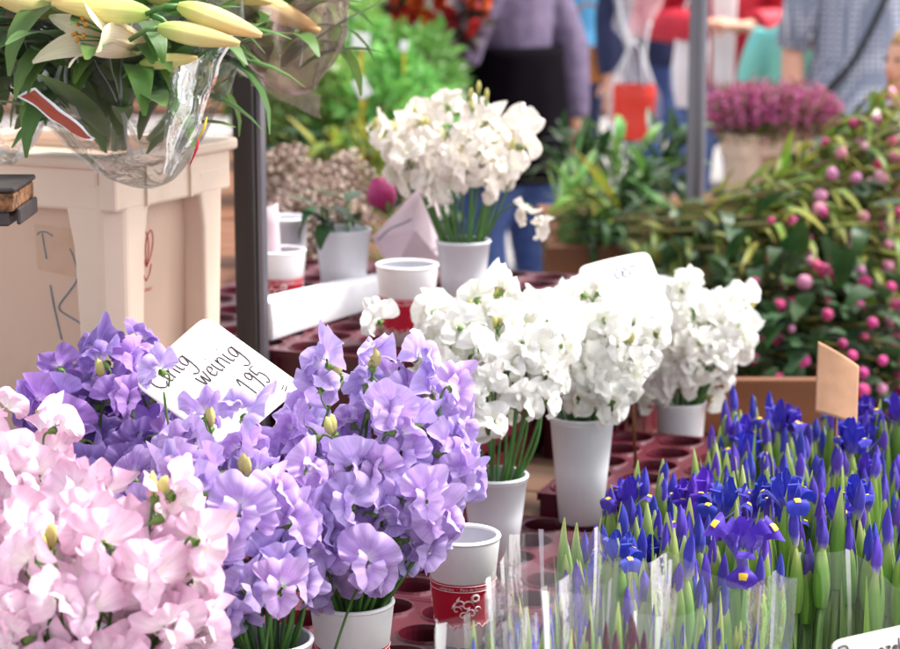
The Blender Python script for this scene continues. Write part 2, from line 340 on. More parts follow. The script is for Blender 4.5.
for a, b_, z, lab in TRAYS:
    o = link('pot_tray', TR, None, Matrix.Translation(S(a, b_, z)) @ Matrix.Rotation(-ROT, 4, 'Z')); tag(o, lab, 'tray', 'maroon pot trays on the stall')
def crate(label, a, b_, w, d, z0, z1):
    t = thing('plastic_crate', label, 'crate', S(a, b_, z0), -ROT, 'maroon plastic crates'); h = z1 - z0
    b = MB(); b.box((0, 0, .004), (w, d, .008)); b.build('base', M_['maroon'], t, None, False)
    for sx, sy in ((1, 0), (-1, 0), (0, 1), (0, -1)):
        L_ = d if sx else w; n = max(3, int(L_ / .05)); s = MB()
        for q in range(n + 1):
            u = -L_ / 2 + L_ * q / n; u = max(-L_ / 2 + .006, min(L_ / 2 - .006, u))
            s.box((sx * (w / 2 - .005) if sx else u, sy * (d / 2 - .005) if sy else u, h / 2), (.010 if sx else .012, .010 if sy else .012, h - .004))
        for zz in (.02, h * .5, h - .016):
            s.box((sx * (w / 2 - .004), sy * (d / 2 - .004), zz), ((.006 if sx else w - .004), (.006 if sy else d - .004), h * .24))
        s.build('side', M_['maroon'], t, None, False)
crate('maroon ribbed crate under the tray with the foam bar', -.345, .475, .50, .31, .825, .965)
crate('maroon ribbed crate under the tray with the cream sweet peas', -.345, .81, .50, .31, .825, .965)
crate('small maroon crate standing behind the white sweet pea cups', -.03, .72, .10, .26, .825, .955)

# ------------------------------------------------------------------ cups and vases
def lettering(txt, size):
    cu = bpy.data.curves.new('t', 'FONT'); cu.body = txt; cu.size = size; cu.align_x = 'CENTER'
    o = bpy.data.objects.new('t', cu); COL.objects.link(o)
    me = bpy.data.meshes.new_from_object(o.evaluated_get(bpy.context.evaluated_depsgraph_get())); bpy.data.objects.remove(o); bpy.data.curves.remove(cu)
    return me
TXT = None
def paper_cup(label, loc, rr, rb, h, face=-90, cat='cup', rot0=0.0, group=None):
    global TXT
    t = thing('paper_cup', label, cat, loc, 0, group); th = .0007
    rad = lambda z: rb + (rr - rb) * z / h
    b = MB()
    b.lathe([(rb - .004, .006), (rb - .001, .0), (rb, .0), (rad(h * .98), h * .98)], 48)
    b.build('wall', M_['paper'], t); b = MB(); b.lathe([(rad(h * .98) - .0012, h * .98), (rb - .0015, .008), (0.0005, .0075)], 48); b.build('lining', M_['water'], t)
    b = MB(); b.lathe([(rr - .0018 + .0024 * math.cos(a), h - .002 + .0022 * math.sin(a)) for a in [2 * math.pi * k / 10 for k in range(11)]], 48); b.build('rim', M_['paper'], t)
    z0, z1 = h * .17, h * .605; n = 96; b = MB(); lo, hi = [], []
    for k in range(n):
        a = 2 * math.pi * k / n; zz = z0 + .004 * abs(((k / 8.0) % 1) - .5) * 2 + .0015 * math.sin(a * 24)
        lo.append(V(((rad(zz) + .00025) * math.cos(a), (rad(zz) + .00025) * math.sin(a), zz))); hi.append(V(((rad(z1) + .00025) * math.cos(a), (rad(z1) + .00025) * math.sin(a), z1)))
    b.rings([lo, hi], 0, False); band = b.build('printed_band', M_['red'], t)
    def wrap(x, z): a = R(face) + x / rad(z); q = rad(z) + .0005; return V((q * math.cos(a), q * math.sin(a), z))
    b = MB(); lw = .00035
    for zl in (z1 - .0018, z1 - .0075): b.tube([wrap(2 * math.pi * rad(zl) * k / 64, zl) for k in range(65)], lw, 4, 0, False)
    b.tube([wrap(2 * math.pi * rad(z0) * k / 96, z0 + .0022 + .004 * abs(((k / 8.0) % 1) - .5) * 2 + .0012 * math.sin(k * 1.57)) for k in range(97)], lw, 4, 0, False)
    for rep in (0, 1, 2):                                   # scrolled flower ornament, three times round the cup
        ox = rep * 2 * math.pi * rad(h * .4) / 3 + rot0; oz = h * .40
        for k in range(9):
            a0 = 2 * math.pi * k / 9
            b.tube([wrap(ox + .008 + .0045 * math.cos(a0 + q) * (1 if q else .5), oz + .008 + .0045 * math.sin(a0 + q) * (1 if q else .5)) for q in (0, .5, 1.0)], lw * 1.2, 4, 0)
        b.tube([wrap(ox + .008 + .0032 * math.cos(q * .7), oz + .008 + .0032 * math.sin(q * .7)) for q in range(10)], .0011, 5, 0)
        for (sx, sz, r_, tw) in ((0, 0, .007, 1), (-.006, .002, .005, -1), (-.010, -.004, .005, 1), (.004, -.008, .006, -1), (-.004, -.010, .005, 1), (.010, -.004, .004, 1)):
            b.tube([wrap(ox + sx + tw * r_ * (1 - q / 12) * math.cos(q * .55), oz + sz + r_ * (1 - q / 12) * math.sin(q * .55)) for q in range(11)], [lw * (1 + 1.4 * math.sin(math.pi * q / 10)) for q in range(11)], 4, 0)
        for (sx, sz) in ((-.009, .006), (-.013, .0), (.001, -.004)):
            b.tube([wrap(ox + sx - .002, oz + sz - .003), wrap(ox + sx, oz + sz), wrap(ox + sx + .0015, oz + sz + .004)], [.0003, .0016, .0003], 5, 0)
    b.build('floral_print', M_['print'], band)
    if TXT is None: TXT = lettering('·  cafegrana  ·  Pera de Someur  ·', .0042)
    me = TXT.copy(); me.materials.clear(); me.materials.append(M_['print'])
    for v in me.vertices: v.co = wrap(v.co.x * rr / .036, z1 - .0060 + v.co.y)
    link('lettering', me, band)
    return t
def vase(label, loc, rr, rb, h, group='plain white vases'):
    t = thing('flower_vase', label, 'vase', loc, 0, group); rad = lambda z: rb + (rr - rb) * z / h
    b = MB(); b.lathe([(.0005, .004), (rb - .004, .004), (rb - .002, 0), (rb, .001), (rad(h * .5), h * .5), (rad(h * .93), h * .93), (rad(h * .935) + .0006, h * .935), (rad(h * .98), h * .98)], 48)
    b.lathe([(rad(h) - .003, h * .98), (rad(h * .5) - .0025, h * .5), (rb - .002, .006)], 48); b.build('wall', M_['vase'], t)
    b = MB(); b.lathe([(rr - .001 + .0022 * math.cos(a), h - .0022 + .0022 * math.sin(a)) for a in [2 * math.pi * k / 10 for k in range(11)]], 48); b.build('rim', M_['vase'], t)
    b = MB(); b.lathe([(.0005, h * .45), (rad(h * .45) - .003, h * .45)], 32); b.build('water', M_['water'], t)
    return t
def at_z(px, d, z):
    p = P(px, 324.5, d); 
    return V((CAM.x + (px - 450) / FPX * d, p.y, z))
def base_on(px, py, d, z):
    """foot of something whose point at photo pixel px,py lies d metres away"""
    p = P(px, py, d); return V((p.x, p.y, z))
C_EMPTY = base_on(463, 534, 2.07, .8475)
paper_cup('empty red and white paper cup beside the clear wrapped buds', C_EMPTY, .0365, .0255, .108, rot0=.004)
C_PR = base_on(352, 602, 1.90, .8475)
paper_cup('red and white paper cup holding the lavender sweet peas', C_PR, .038, .027, .099, rot0=.03, group='sweet pea cups')
C_BACK = base_on(407, 268, 2.68, 1.0125)
paper_cup('red and white paper cup at the end of the foam bar', C_BACK, .0395, .029, .102, rot0=.02)
C_POST = base_on(279, 258, 2.86, 1.0125)
paper_cup('red and white paper cup with rolled paper inside, next to the dark post', C_POST, .0365, .0265, .092, rot0=.0)
C_PM = base_on(268, 650, 1.80, .8475)
vase('white vase holding the pale lavender sweet peas with long bare stems', C_PM, .038, .027, .10)
C_PL = base_on(120, 560, 2.04, .8475)
vase('white vase holding the deep violet sweet peas', C_PL, .038, .027, .10)
C_PK = base_on(70, 700, 1.62, .8475)
vase('white vase holding the blush pink sweet peas', C_PK, .04, .028, .10)
C_PK2 = base_on(10, 640, 1.78, .8475)
vase('white vase holding the pink sweet peas below the graffiti tub', C_PK2, .038, .027, .10)
C_W1 = base_on(495, 478, 2.336, .8475); vase('short white vase behind the empty paper cup', C_W1, .0362, .025, .0965)
C_W2 = base_on(582, 415, 2.47, .8475); vase('white vase of dense green stems standing among the tray holes', C_W2, .0375, .0255, .129)
C_W3 = V((P(681, 400, 2.9).x, P(681, 400, 2.9).y, .767)); vase('white vase standing on the small wooden stand', C_W3, .0345, .0245, .128)
C_W4 = base_on(463, 241, 2.90, 1.0125); vase('white vase holding the cream sweet peas', C_W4, .0372, .0265, .098)
C_W5 = base_on(343, 232, 2.95, 1.0125); vase('white vase with short leafy stalks beside the pink rose bud', C_W5, .039, .028, .106)
C_W6 = base_on(284, 222, 3.0, 1.0125); vase('white vase behind the rolled paper next to the dark post', C_W6, .034, .025, .115)

# small wooden stand behind the raised tray
t = thing('wooden_stand', 'small brown wooden stand carrying a white vase of sweet peas', 'stand', (.36, 2.97, 0))
for k in range(4):
    b = MB(); b.box((0, 0, 0), (.40, .083, .022)); b.build('plank', M_['wood'], t, T(0, -.126 + k * .085, .756), False, .002)
for sx in (-1, 1):
    for sy in (-1, 1):
        b = MB(); b.box((0, 0, 0), (.04, .04, .745)); b.build('leg', M_['wood'], t, T(sx * .17, sy * .14, .3725), False)
for k, zz in enumerate((.69, .60)):
    b = MB(); b.box((0, 0, 0), (.40, .016, .07)); b.build('front_board', M_['wood'], t, T(0, -.171, zz), False, .002)
b = MB(); b.box((0, 0, 0), (.42, .02, .085)); b.build('back_board', M_['wood'], t, T(0.02, .18, .812), False, .002)

# ------------------------------------------------------------------ tall beige tubs with recessed panels
def tub(label, K, ang, W, D, H, cat='tub', sc=1.0):
    """K: foot of the near corner; ang: direction of the right-hand face; near corner at local origin, right face along +x, left face along +y"""
    t = thing('flower_tub', label, cat, K, ang, 'tall beige flower tubs'); tp = .022
    # inner tapered body
    def rect(inset, z): return [V((inset, inset, z)), V((W - inset, inset, z)), V((W - inset, D - inset, z)), V((inset, D - inset, z))]
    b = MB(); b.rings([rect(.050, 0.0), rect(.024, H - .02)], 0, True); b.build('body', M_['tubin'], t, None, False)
    # corner posts: chamfered L-profiles running the whole height, outer skin
    for ci, (cx, cy) in enumerate(((0, 0), (W, 0), (W, D), (0, D))):
        sx, sy = (1 if cx == 0 else -1), (1 if cy == 0 else -1)
        def prof(z, wd):
            k = .010 * (1 - z / H); c = .020
            pts = [(k, wd + k), (k, c + k), (c + k, k), (wd + k, k), (wd + k, .030 + k), (.030 + k, wd + k)]
            return [V((cx + sx * p[0], cy + sy * p[1], z)) for p in pts]
        b = MB(); b.rings([prof(0, .046), prof(H * .5, .050), prof(H - .10, .056), prof(H - .03, .07)], 0, True); b.build('corner_post', M_['tub'], t, None, False, .004)
    b = MB()                                                          # deep rim band with rolled lip
    def band(z0, z1, o, th):
        for (x0, y0, x1, y1) in ((-o, -o, W + o, -o + th), (-o, D + o - th, W + o, D + o), (-o, -o + th, -o + th, D + o - th), (W + o - th, -o + th, W + o, D + o - th)):
            b.box(((x0 + x1) / 2, (y0 + y1) / 2, (z0 + z1) / 2), (x1 - x0, y1 - y0, z1 - z0))
    band(H - .060, H - .012, -.001, .022); band(H - .014, H, .006, .03)
    b.build('rim', M_['tub'], t, None, False, .004)
    b = MB(); 
    for q in (.25, .62):
        b.box((W * q, -.0005, H - .036), (.003, .004, .045))
    b.build('rim_rib', M_['tub'], t, None, False)
    return t
K = P(114, 158, 2.25); KZ = .8475; HT = K.z - KZ
TANG = R(64); TW, TD = .235, .30
tb = tub('tall beige plastic tub with blue scrawl and red emblem, full of lilies', (K.x, K.y, KZ), TANG, TW, TD, HT)
def facepos(face, u, z, off=.0):
    """point on the recessed panel: face 'x' = right face, 'y' = left face, u along the face"""
    ins = .050 + (.024 - .050) * z / (HT - .02) - off
    return V((u, ins, z)) if face == 'x' else V((ins, u, z))
def stroke(mb, pts, r, k=5):
    sp = spline(pts, k); mb.tube(sp, r, 5)
b = MB()                                                              # red looped emblem on the right panel
def lx(u, z): return facepos('x', u, z, .0008)
e0, ez = .100, HT - .110
for s_ in (-1, 1):
    stroke(b, [lx(e0, ez - .024), lx(e0 + s_ * .009, ez - .009), lx(e0 + s_ * .011, ez + .008), lx(e0 + s_ * .006, ez + .017), lx(e0 - s_ * .001, ez + .009), lx(e0 - s_ * .003, ez - .006), lx(e0, ez - .024)], .0005)
    stroke(b, [lx(e0, ez - .040), lx(e0 + s_ * .006, ez - .032), lx(e0 + s_ * .009, ez - .022)], .0005)
b.build('emblem', M_['redink'], tb)
tm = lettering('FLOREST', .005); tm.materials.append(M_['redink'])
for v in tm.vertices: v.co = lx(e0 + .002 + v.co.x * 1.0, ez - .052 + v.co.y)
link('emblem_lettering', tm, tb)
b = MB()                                                              # blue scrawl on the left panel
def ly(u, z): return facepos('y', u, z, .0008)
def lpx(px, py):                                                      # photo pixel -> left panel coordinates
    u = (114 - px) / 114 * .128; return ly(u + 0, HT - (py - 158) / 945 - .0)
for pts in ([(3, 247), (6, 244), (14, 243.5), (21, 247)], [(9, 245), (10, 256), (12, 272)], [(41, 259), (46, 272), (47, 290), (38, 303), (25, 318), (23, 325), (30, 330), (45, 337), (57, 345)], [(14, 300), (17, 325), (23, 358)]):
    stroke(b, [lpx(*p) for p in pts], .0007)
b.build('pen_scrawl', M_['blueink'], tb)
b = MB(); b.add([lpx(0, 236) , lpx(68, 238), lpx(66, 292), lpx(0, 284)], [(0, 1, 2, 3)])
b.v = [tuple(V(p) + V((.0004, 0, 0))) for p in b.v]; b.build('tape_residue', M_['tape'], tb)

# weathered shelf end in a dark clip, left of the tub
p0 = P(-40, 200, 2.02)
t = thing('shelf_board', 'weathered brown board end held in a dark clip before the tub', 'shelf', (p0.x, p0.y, p0.z - .03))
dx = (P(25, 190, 2.02) - P(-40, 200, 2.02)).length
b = MB(); b.box((dx / 2, 0, .034), (dx - .003, .10, .018)); b.build('board', M_['cork'], t, None, False, .003)
b = MB(); b.box((dx / 2 - .004, 0, .018), (dx - .006, .09, .014)); b.box((dx / 2, 0, .046), (dx + .001, .102, .005)); b.box((dx + .001, 0, .020), (.004, .085, .016)); b.build('clip', M_['metaldark'], t, None, False, .003)
b = MB(); b.box((.01, .0, -.25), (.03, .03, .535)); b.build('bracket', M_['metaldark'], t, None, False, .003)

# dark upright post
pp = P(248, 250, 2.62)
t = thing('upright_post', 'dark steel upright post beside the beige tub', 'post', (pp.x, pp.y, .825), -ROT * .5)
b = MB(); b.box((0, 0, .80), (.026, .03, 1.6)); b.build('profile', M_['metaldark'], t, None, False, .002)
b = MB(); b.box((.0175, .004, .80), (.007, .022, 1.598)); b.build('edge_strip', M_['metal'], t, None, False, .001)
b = MB(); b.box((0, 0, .004), (.07, .07, .008)); b.build('foot_plate', M_['metaldark'], t, None, False, .001)

# white foam bar
fa, fb = P(262, 340, 2.717), P(383, 302, 2.98); fa.z = fb.z = 1.0122
d_ = (fb - fa); t = MB(); rs = []
for k in range(13):
    u = k / 12; c = fa + d_ * u + V((0, .006 * math.sin(u * 3.1), 0)); nrm = V((-d_.y, d_.x, 0)).normalized(); hh = .050 - .012 * u
    rs.append([c + nrm * -.016, c + nrm * -.017 + V((0, 0, hh * .5)), c + nrm * -.015 + V((0, 0, hh)), c + nrm * .015 + V((0, 0, hh + .002)), c + nrm * .017 + V((0, 0, hh * .5)), c + nrm * .016])
t.rings(rs); o = t.build('foam_bar', M_['foam'], None, None, True, .002); tag(o, 'long white foam bar lying on the maroon tray by the dark post', 'foam bar')

# rolled paper in the cup by the post
b = MB(); cpos = C_POST + V((-.012, 0, -.012))
b.grid(lambda u, w: cpos + V(((.018 - .007 * w) * math.cos(-2.6 + u * 5.2), (.018 - .007 * w) * math.sin(-2.6 + u * 5.2), .012 + w * (.155 - .02 * abs(u - .5)))), 16, 6)
o = b.build('rolled_paper', M_['pinkpaper'], None, None, True, 0, .0008); tag(o, 'rolled pale pink paper standing in the cup by the post', 'paper')

# ------------------------------------------------------------------ handwriting
GL = {
 'n': ([[(0, 1), (0, 0)], [(0, .6), (.25, .98), (.5, .85), (.55, .4), (.62, 0)]], .9),
 'i': ([[(0, 1), (.02, .3), (.15, 0), (.3, .1)], [(.05, 1.5), (.08, 1.56)]], .5),
 'g': ([[(.6, .85), (.3, 1), (.02, .6), (.12, .12), (.4, .15), (.6, .8)], [(.62, 1), (.62, 0), (.5, -.8), (.2, -1), (-.15, -.75)]], .95),
 'w': ([[(0, 1), (.12, .2), (.25, .05), (.45, .85), (.55, .1), (.7, .1), (.9, 1)]], 1.15),
 'e': ([[(0, .5), (.45, .6), (.4, .95), (.15, .9), (0, .4), (.2, .03), (.55, .25)]], .75),
 'c': ([[(.5, .85), (.25, 1), (0, .5), (.2, .02), (.55, .2)]], .7),
 'C': ([[(.9, 1.5), (.5, 1.9), (.05, 1.2), (.05, .5), (.5, 0), (.95, .35)]], 1.15),
 's': ([[(.45, .85), (.2, 1), (.05, .75), (.4, .4), (.35, .05), (0, .1)]], .65),
 'l': ([[(0, 2), (.0, .3), (.15, 0), (.35, .15)]], .55),
 'z': ([[(0, 1), (.5, 1), (0, 0), (.55, .05)]], .75),
 'R': ([[(0, 0), (0, 1.9)], [(0, 1.8), (.5, 1.9), (.7, 1.4), (.4, 1), (.05, .95)], [(.3, .95), (.8, 0)]], 1.1),
 'o': ([[(.3, 1), (.02, .6), (.15, .05), (.45, .1), (.55, .6), (.3, 1)]], .8),
 '1': ([[(-.1, 1.3), (.25, 1.9), (.25, -.4)]], .6),
 '9': ([[(.55, 1.5), (.3, 1.9), (.02, 1.5), (.2, 1.1), (.5, 1.4), (.57, 1.7), (.5, .4), (.3, -.3)]], .85),
 '5': ([[(.55, 1.9), (.1, 1.9), (.05, 1.1), (.4, 1.2), (.55, .6), (.3, .05), (0, .2)]], .85),
 '.': ([[(.05, 0), (.08, .05)]], .3), '=': ([[(0, .2), (.7, .45)], [(.1, -.15), (.8, .15)]], 1.0), ' ': ([], .6), '-': ([[(0, .5), (.4, .6)]], .6),
}
def write(mb, txt, fn, x, y, h, r):
    for ch in txt:
        st, w = GL[ch]
        for s in st: mb.tube([fn(x + p.x * h, y + p.y * h) for p in spline([(a, b) for a, b in s], 4)], r, 4)
        x += w * h
def card_sign(label, A, B, C, D, ink, lines, mat='card', curl=.004, r=.0007, stick=True, zb=.85, name='price_sign'):
    """A top-left, B top-right, C bottom-right, D bottom-left as read; lines: (text, x0, y0, height) in card fractions of width, y downwards"""
    base = V(((C.x + D.x) / 2, (C.y + D.y) / 2, zb)); t = thing(name, label, 'sign', base)
    nrm = (B - A).cross(D - A).normalized()
    if nrm.dot(CAM - A) < 0: nrm = -nrm
    W = (B - A).length
    def at(u, w): return A * (1 - u) * (1 - w) + B * u * (1 - w) + C * u * w + D * (1 - u) * w + nrm * curl * math.sin(math.pi * u) * (1 - w * .3) - base
    def rnd(u, w):                                                   # rounded corners
        uu, ww = u, w; e = .10; e = .10 if mat == 'card' else .015; cu, cw = min(u, 1 - u), min(w, 1 - w)
        if cu < e and cw < e:
            dx_, dy_ = e - cu, e - cw; q = math.hypot(dx_, dy_) / e; m_ = max(dx_, dy_) / e
            if q > 1e-6:
                k = m_ / q; uu = (e - dx_ * k) if u < .5 else 1 - (e - dx_ * k); ww = (e - dy_ * k) if w < .5 else 1 - (e - dy_ * k)
        return uu, ww
    b = MB(); b.grid(lambda u, w: at(*rnd(u, w)), 20, 20); b.build('card', M_[mat], t, None, True, 0, .0012)
    if lines:
        b = MB()
        for txt, x0, y0, h in lines: write(b, txt, lambda x, y: at(x, 1 - y if False else y0 - y) + nrm * .0012, x0, 0, h, r)
        b.build('handwriting', M_[ink], t)
    if stick:
        b = MB(); m0 = at(.5, .55) - nrm * .003; b.tube([V((0, 0, 0)), m0 * .5, m0], .0022, 6); b.build('stick', M_['wood'], t)
    return t
card_sign('white hand-lettered price card reading 1.95 amid lavender sweet peas', P(133, 384, 1.93), P(206, 316, 2.01), P(303, 386, 1.97), P(228, 452, 1.90), 'ink',
          [('Cinig', .10, .23, .105), ('weinig', .38, .46, .112), ('s', .30, .56, .09), ('1.95', .60, .80, .105), ('=', .82, .93, .08)], r=.00065, zb=.8475)
card_sign('white hand-lettered card behind the white sweet peas', P(577, 268, 2.62), P(648, 252, 2.68), P(674, 320, 2.62), P(602, 338, 2.57), 'greyink', [('. cecl', .30, .30, .14)], r=.0011, zb=.8725)
card_sign('kraft brown card standing among the blue irises', P(818, 341, 2.36), P(859, 366, 2.34), P(857, 425, 2.32), P(815, 412, 2.33), 'ink', None, 'kraft', .004, zb=.472)
card_sign('white card with black handwriting in front of the irises', P(831, 641, 1.56), P(925, 620, 1.58), P(932, 690, 1.56), P(838, 706, 1.55), 'ink', [('R', .06, .36, .13), ('oin', .2, .48, .13), ('gezellig', .36, .36, .10)], r=.0008, zb=.472)
print('stall ok')
# ------------------------------------------------------------------ sweet peas
def sweet_pea_mesh(mat, seed, openness=1.0):
    rd = random.Random(seed); b = MB()
    ph = [rd.uniform(0, 6.28) for _ in range(6)]; R0 = .0268 * rd.uniform(.92, 1.12); tilt = rd.uniform(-.55, .35); asy = rd.uniform(-.12, .12)
    amp = rd.uniform(.9, 1.8); spread = rd.uniform(84, 118) * openness; foldb = rd.uniform(.1, .75); mid = rd.uniform(.6, 1.6)
    def std(u, v):
        s = (u - .5) * 2; th = R(spread) * (s + asy * (1 - s * s)); notch = .15 * math.exp(-(s / .09) ** 2)
        r = R0 * (.07 + .93 * v) * (1.0 - notch * v + .06 * math.sin(3 * th + ph[0]) * v + .02 * math.sin(8 * th + ph[5]) * v) * (1 - .42 * s ** 6); x = r * math.sin(th) * 1.04; z = r * math.cos(th)
        ruf = v * v * amp * (.0034 * math.sin(4.3 * th + ph[1]) + .0020 * math.sin(8.1 * th + ph[2]) + .0011 * math.sin(15 * th + ph[3]))
        crease = -.0045 * mid * v * math.exp(-(s / .16) ** 2)
        y = .001 + .006 * math.sin(v * 1.7) - foldb * abs(x) ** 1.25 * 2.4 - tilt * z * .7 + ruf + crease - .006 * max(0, v - .7) * 3 * (.5 + .5 * math.sin(3 * th + ph[4]))
        return (x, y, z + .003 + .35 * ruf)
    b.grid(std, 30, 9, 0)
    for sd_ in (-1, 1):                                               # two broad rounded wings, cupped over the keel
        Rw = .0178 * rd.uniform(.88, 1.15); p2 = rd.uniform(0, 6.28); fl = rd.uniform(.05, .75); dr = rd.uniform(-.3, .35); droop = rd.uniform(-.55, .25)
        a_ = V((sd_ * (.20 + .55 * fl), .75 - .35 * fl, droop)).normalized(); b_ = V((sd_ * .15, -.15, 1)); b_ = (b_ - a_ * b_.dot(a_)).normalized(); n_ = a_.cross(b_)
        if n_.y < 0: n_ = -n_
        def wing(u, v, a_=a_, b_=b_, n_=n_, Rw=Rw, p2=p2, dr=dr):
            s = (u - .5) * 2; phi = R(86) * s + dr; r = Rw * (.10 + .90 * v) * (1 - .30 * s ** 4 + .05 * math.sin(4 * phi + p2) * v)
            ruf = v * v * (.0020 * math.sin(4.5 * phi + p2) + .0011 * math.sin(10 * phi + p2 * 2))
            p = a_ * (r * math.cos(phi) + .002) + b_ * (r * math.sin(phi) * 1.12 - .001) + n_ * (.0060 * math.sin(v * 2.7) - .005 * v * v * s * s + 1.5 * ruf)
            return tuple(p + V((0, .0025, 0)))
        b.grid(wing, 16, 7, 0)
    return b.mesh('sweet_pea_flower', [mat, M_['keel']])
def calyx_mesh(seed):
    rd = random.Random(seed); b = MB()
    b.rings([[V((r * math.cos(a), y, r * math.sin(a))) for a in [2 * math.pi * k / 8 for k in range(8)]] for r, y in ((.0012, -.0085), (.0028, -.006), (.0034, -.003), (.0030, .000))], 0, False)
    for k in range(5):
        a = 2 * math.pi * k / 5 + .3; c, s = math.cos(a), math.sin(a); L_ = .007 * rd.uniform(.8, 1.3)
        b.add([V((.0038 * math.cos(a - .55), -.0012, .0036 * math.sin(a - .55))), V((.0038 * math.cos(a + .55), -.0012, .0036 * math.sin(a + .55))), V((.0050 * c, -.004 + L_ * .22, .0050 * s)), V((.0062 * c, -.007 + L_ * .22, .0062 * s))], [(0, 1, 2), (0, 2, 3)])
    b.tube(bez((0, -.008, 0), (0, -.014, .001), (0, -.017, -.012), 5), [.0011] * 6, 5)
    return b.mesh('calyx', [M_['calyx']])
def bud_mesh(mat, seed):
    rd = random.Random(seed); b = MB(); L_ = .015 * rd.uniform(.8, 1.2)
    b.rings([[V((r * .55 * math.cos(a), L_ * t, r * math.sin(a) + .004 * t * t)) for a in [2 * math.pi * k / 8 for k in range(8)]] for t, r in ((0, .002), (.2, .0042), (.5, .0058), (.8, .0042), (1, .0008))], 0)
    return b.mesh('sweet_pea_bud', [mat])
SP = {k: [sweet_pea_mesh(M_[k], i * 7 + 3) for i in range(9)] + [sweet_pea_mesh(M_[k], i * 11 + 5, .62) for i in range(3)] for k in ('purple', 'violet', 'pink', 'white', 'cream')}
CX = [calyx_mesh(i) for i in range(4)]; BUD = [bud_mesh(M_['budyel'], i) for i in range(3)]
def sp_flower(parent, kind, pos, out, up, sc, rd, calyx=True):
    o = link('flower', rd.choice(SP[kind]), parent, frame(pos, out, up, sc)); link('calyx', rd.choice(CX), o); return o
def bunch(label, kind, cup, cup_r, cup_h, c, rad, n, seed, sc=1.0, nf=(3, 4), group='sweet peas in cups and vases', extra=(), lean=.0, buds=.25, splay=.9, low=-.95, facecam=.2):
    """c: centre of the flower head (world), rad: its half sizes; stems rise from the cup"""
    rd = random.Random(seed); cup = V(cup); t = thing('sweet_pea_bunch', label, 'flowers', cup, 0, group); c = V(c) - cup; rad = V(rad)
    tocam = (CAM - (cup + c)); tocam.z = 0; tocam.normalize()
    gold = math.pi * (3 - math.sqrt(5)); ang0 = rd.uniform(0, 6.28)
    for i in range(n):
        zz = 1 - (1 - low) * (i + .5) / n; rr = math.sqrt(max(0, 1 - zz * zz)); a = ang0 + gold * i
        q = rd.uniform(.62, 1.16); dirv = V((rr * math.cos(a), rr * math.sin(a), zz))
        tip = c + V((dirv.x * rad.x, dirv.y * rad.y, dirv.z * rad.z)) * q
        hv = V((tip.x - c.x * .5, tip.y - c.y * .5, 0)); k = min(1, hv.length / max(rad.x, .001)); hn = hv.normalized() if hv.length > 1e-5 else V((1, 0, 0))
        rimp = hn * cup_r * .78 * min(1, k + .25) + V((rd.uniform(-.004, .004), rd.uniform(-.004, .004), cup_h)); foot = -hn * cup_r * .35 + V((rd.uniform(-.006, .006), rd.uniform(-.006, .006), .012))
        ctrl = rimp + (rimp - foot).normalized() * (tip.z - rimp.z) * .55; ctrl.x += rd.uniform(-.01, .01); ctrl.y += rd.uniform(-.01, .01)
        path = [foot] + bez(rimp, ctrl, tip, 9)
        s = MB(); s.tube(path, [.0021] + [.0020 - .0007 * (j / 9) for j in range(10)], 6); s.build('stem', M_['stem'], t)
        m = rd.randint(*nf); seg = path[1:]; side = 1
        outc = (hn * (.35 + .65 * k) + V((0, 0, .25 * zz)) + tocam * facecam).normalized()
        for j in range(m):
            dd = j * .026 * sc + .004; p = seg[-1]; acc = 0.0
            for w in range(len(seg) - 1, 0, -1):
                L_ = (seg[w] - seg[w - 1]).length
                if acc + L_ >= dd: p = seg[w].lerp(seg[w - 1], (dd - acc) / L_); break
                acc += L_; p = seg[w - 1]
            side = -side; sv = V((-outc.y, outc.x, 0)) * side * splay
            out = (outc + sv + V((rd.uniform(-.75, .75), rd.uniform(-.75, .75), rd.uniform(-.55, .55)))).normalized()
            up = V((rd.uniform(-.5, .5), rd.uniform(-.5, .5), 1))
            s1 = sc * rd.uniform(.82, 1.12); fm = frame(p, out, up, s1); pos = p - (fm.to_3x3() @ V((0, -.017, -.012)))
            sp_flower(t, kind, pos, out, up, s1, rd)
        if rd.random() < buds:
            for j in range(2):
                out = (outc * .4 + V((rd.uniform(-.5, .5), rd.uniform(-.5, .5), .7))).normalized(); M2 = frame(tip + out * .006, out, V((0, 0, 1)), sc)
                o = link('bud', rd.choice(BUD), t, M2); link('calyx', rd.choice(CX), o, Matrix.Scale(.7, 4))
    for (pw, outv, upv, s1, tippts) in extra:                         # single blooms that stand clear of the head
        pl = V(pw) - cup; o = sp_flower(t, kind, pl, outv, upv, s1, rd)
        if tippts: s = MB(); s.tube([V(p) - cup for p in spline(tippts, 4)], .0013, 6); s.build('stem', M_['stem'], t)
    return t
bunch('lavender sweet peas crowded in a red and white paper cup', 'purple', C_PR, .038, .099, P(390, 458, 1.90), (.073, .066, .086), 33, 11, 1.0, (3, 4), low=-.9, facecam=.45,
      extra=[(P(365, 562, 1.80), V((.1, -1, -.1)), V((.2, 0, 1)), 1.15, [P(365, 575, 1.81), P(352, 600, 1.85), P(335, 649, 1.84)]), (P(425, 500, 1.80), V((.3, -1, .1)), V((0, 0, 1)), 1.1, None), (P(350, 505, 1.80), V((-.1, -1, .1)), V((-.2, 0, 1)), 1.05, None)])
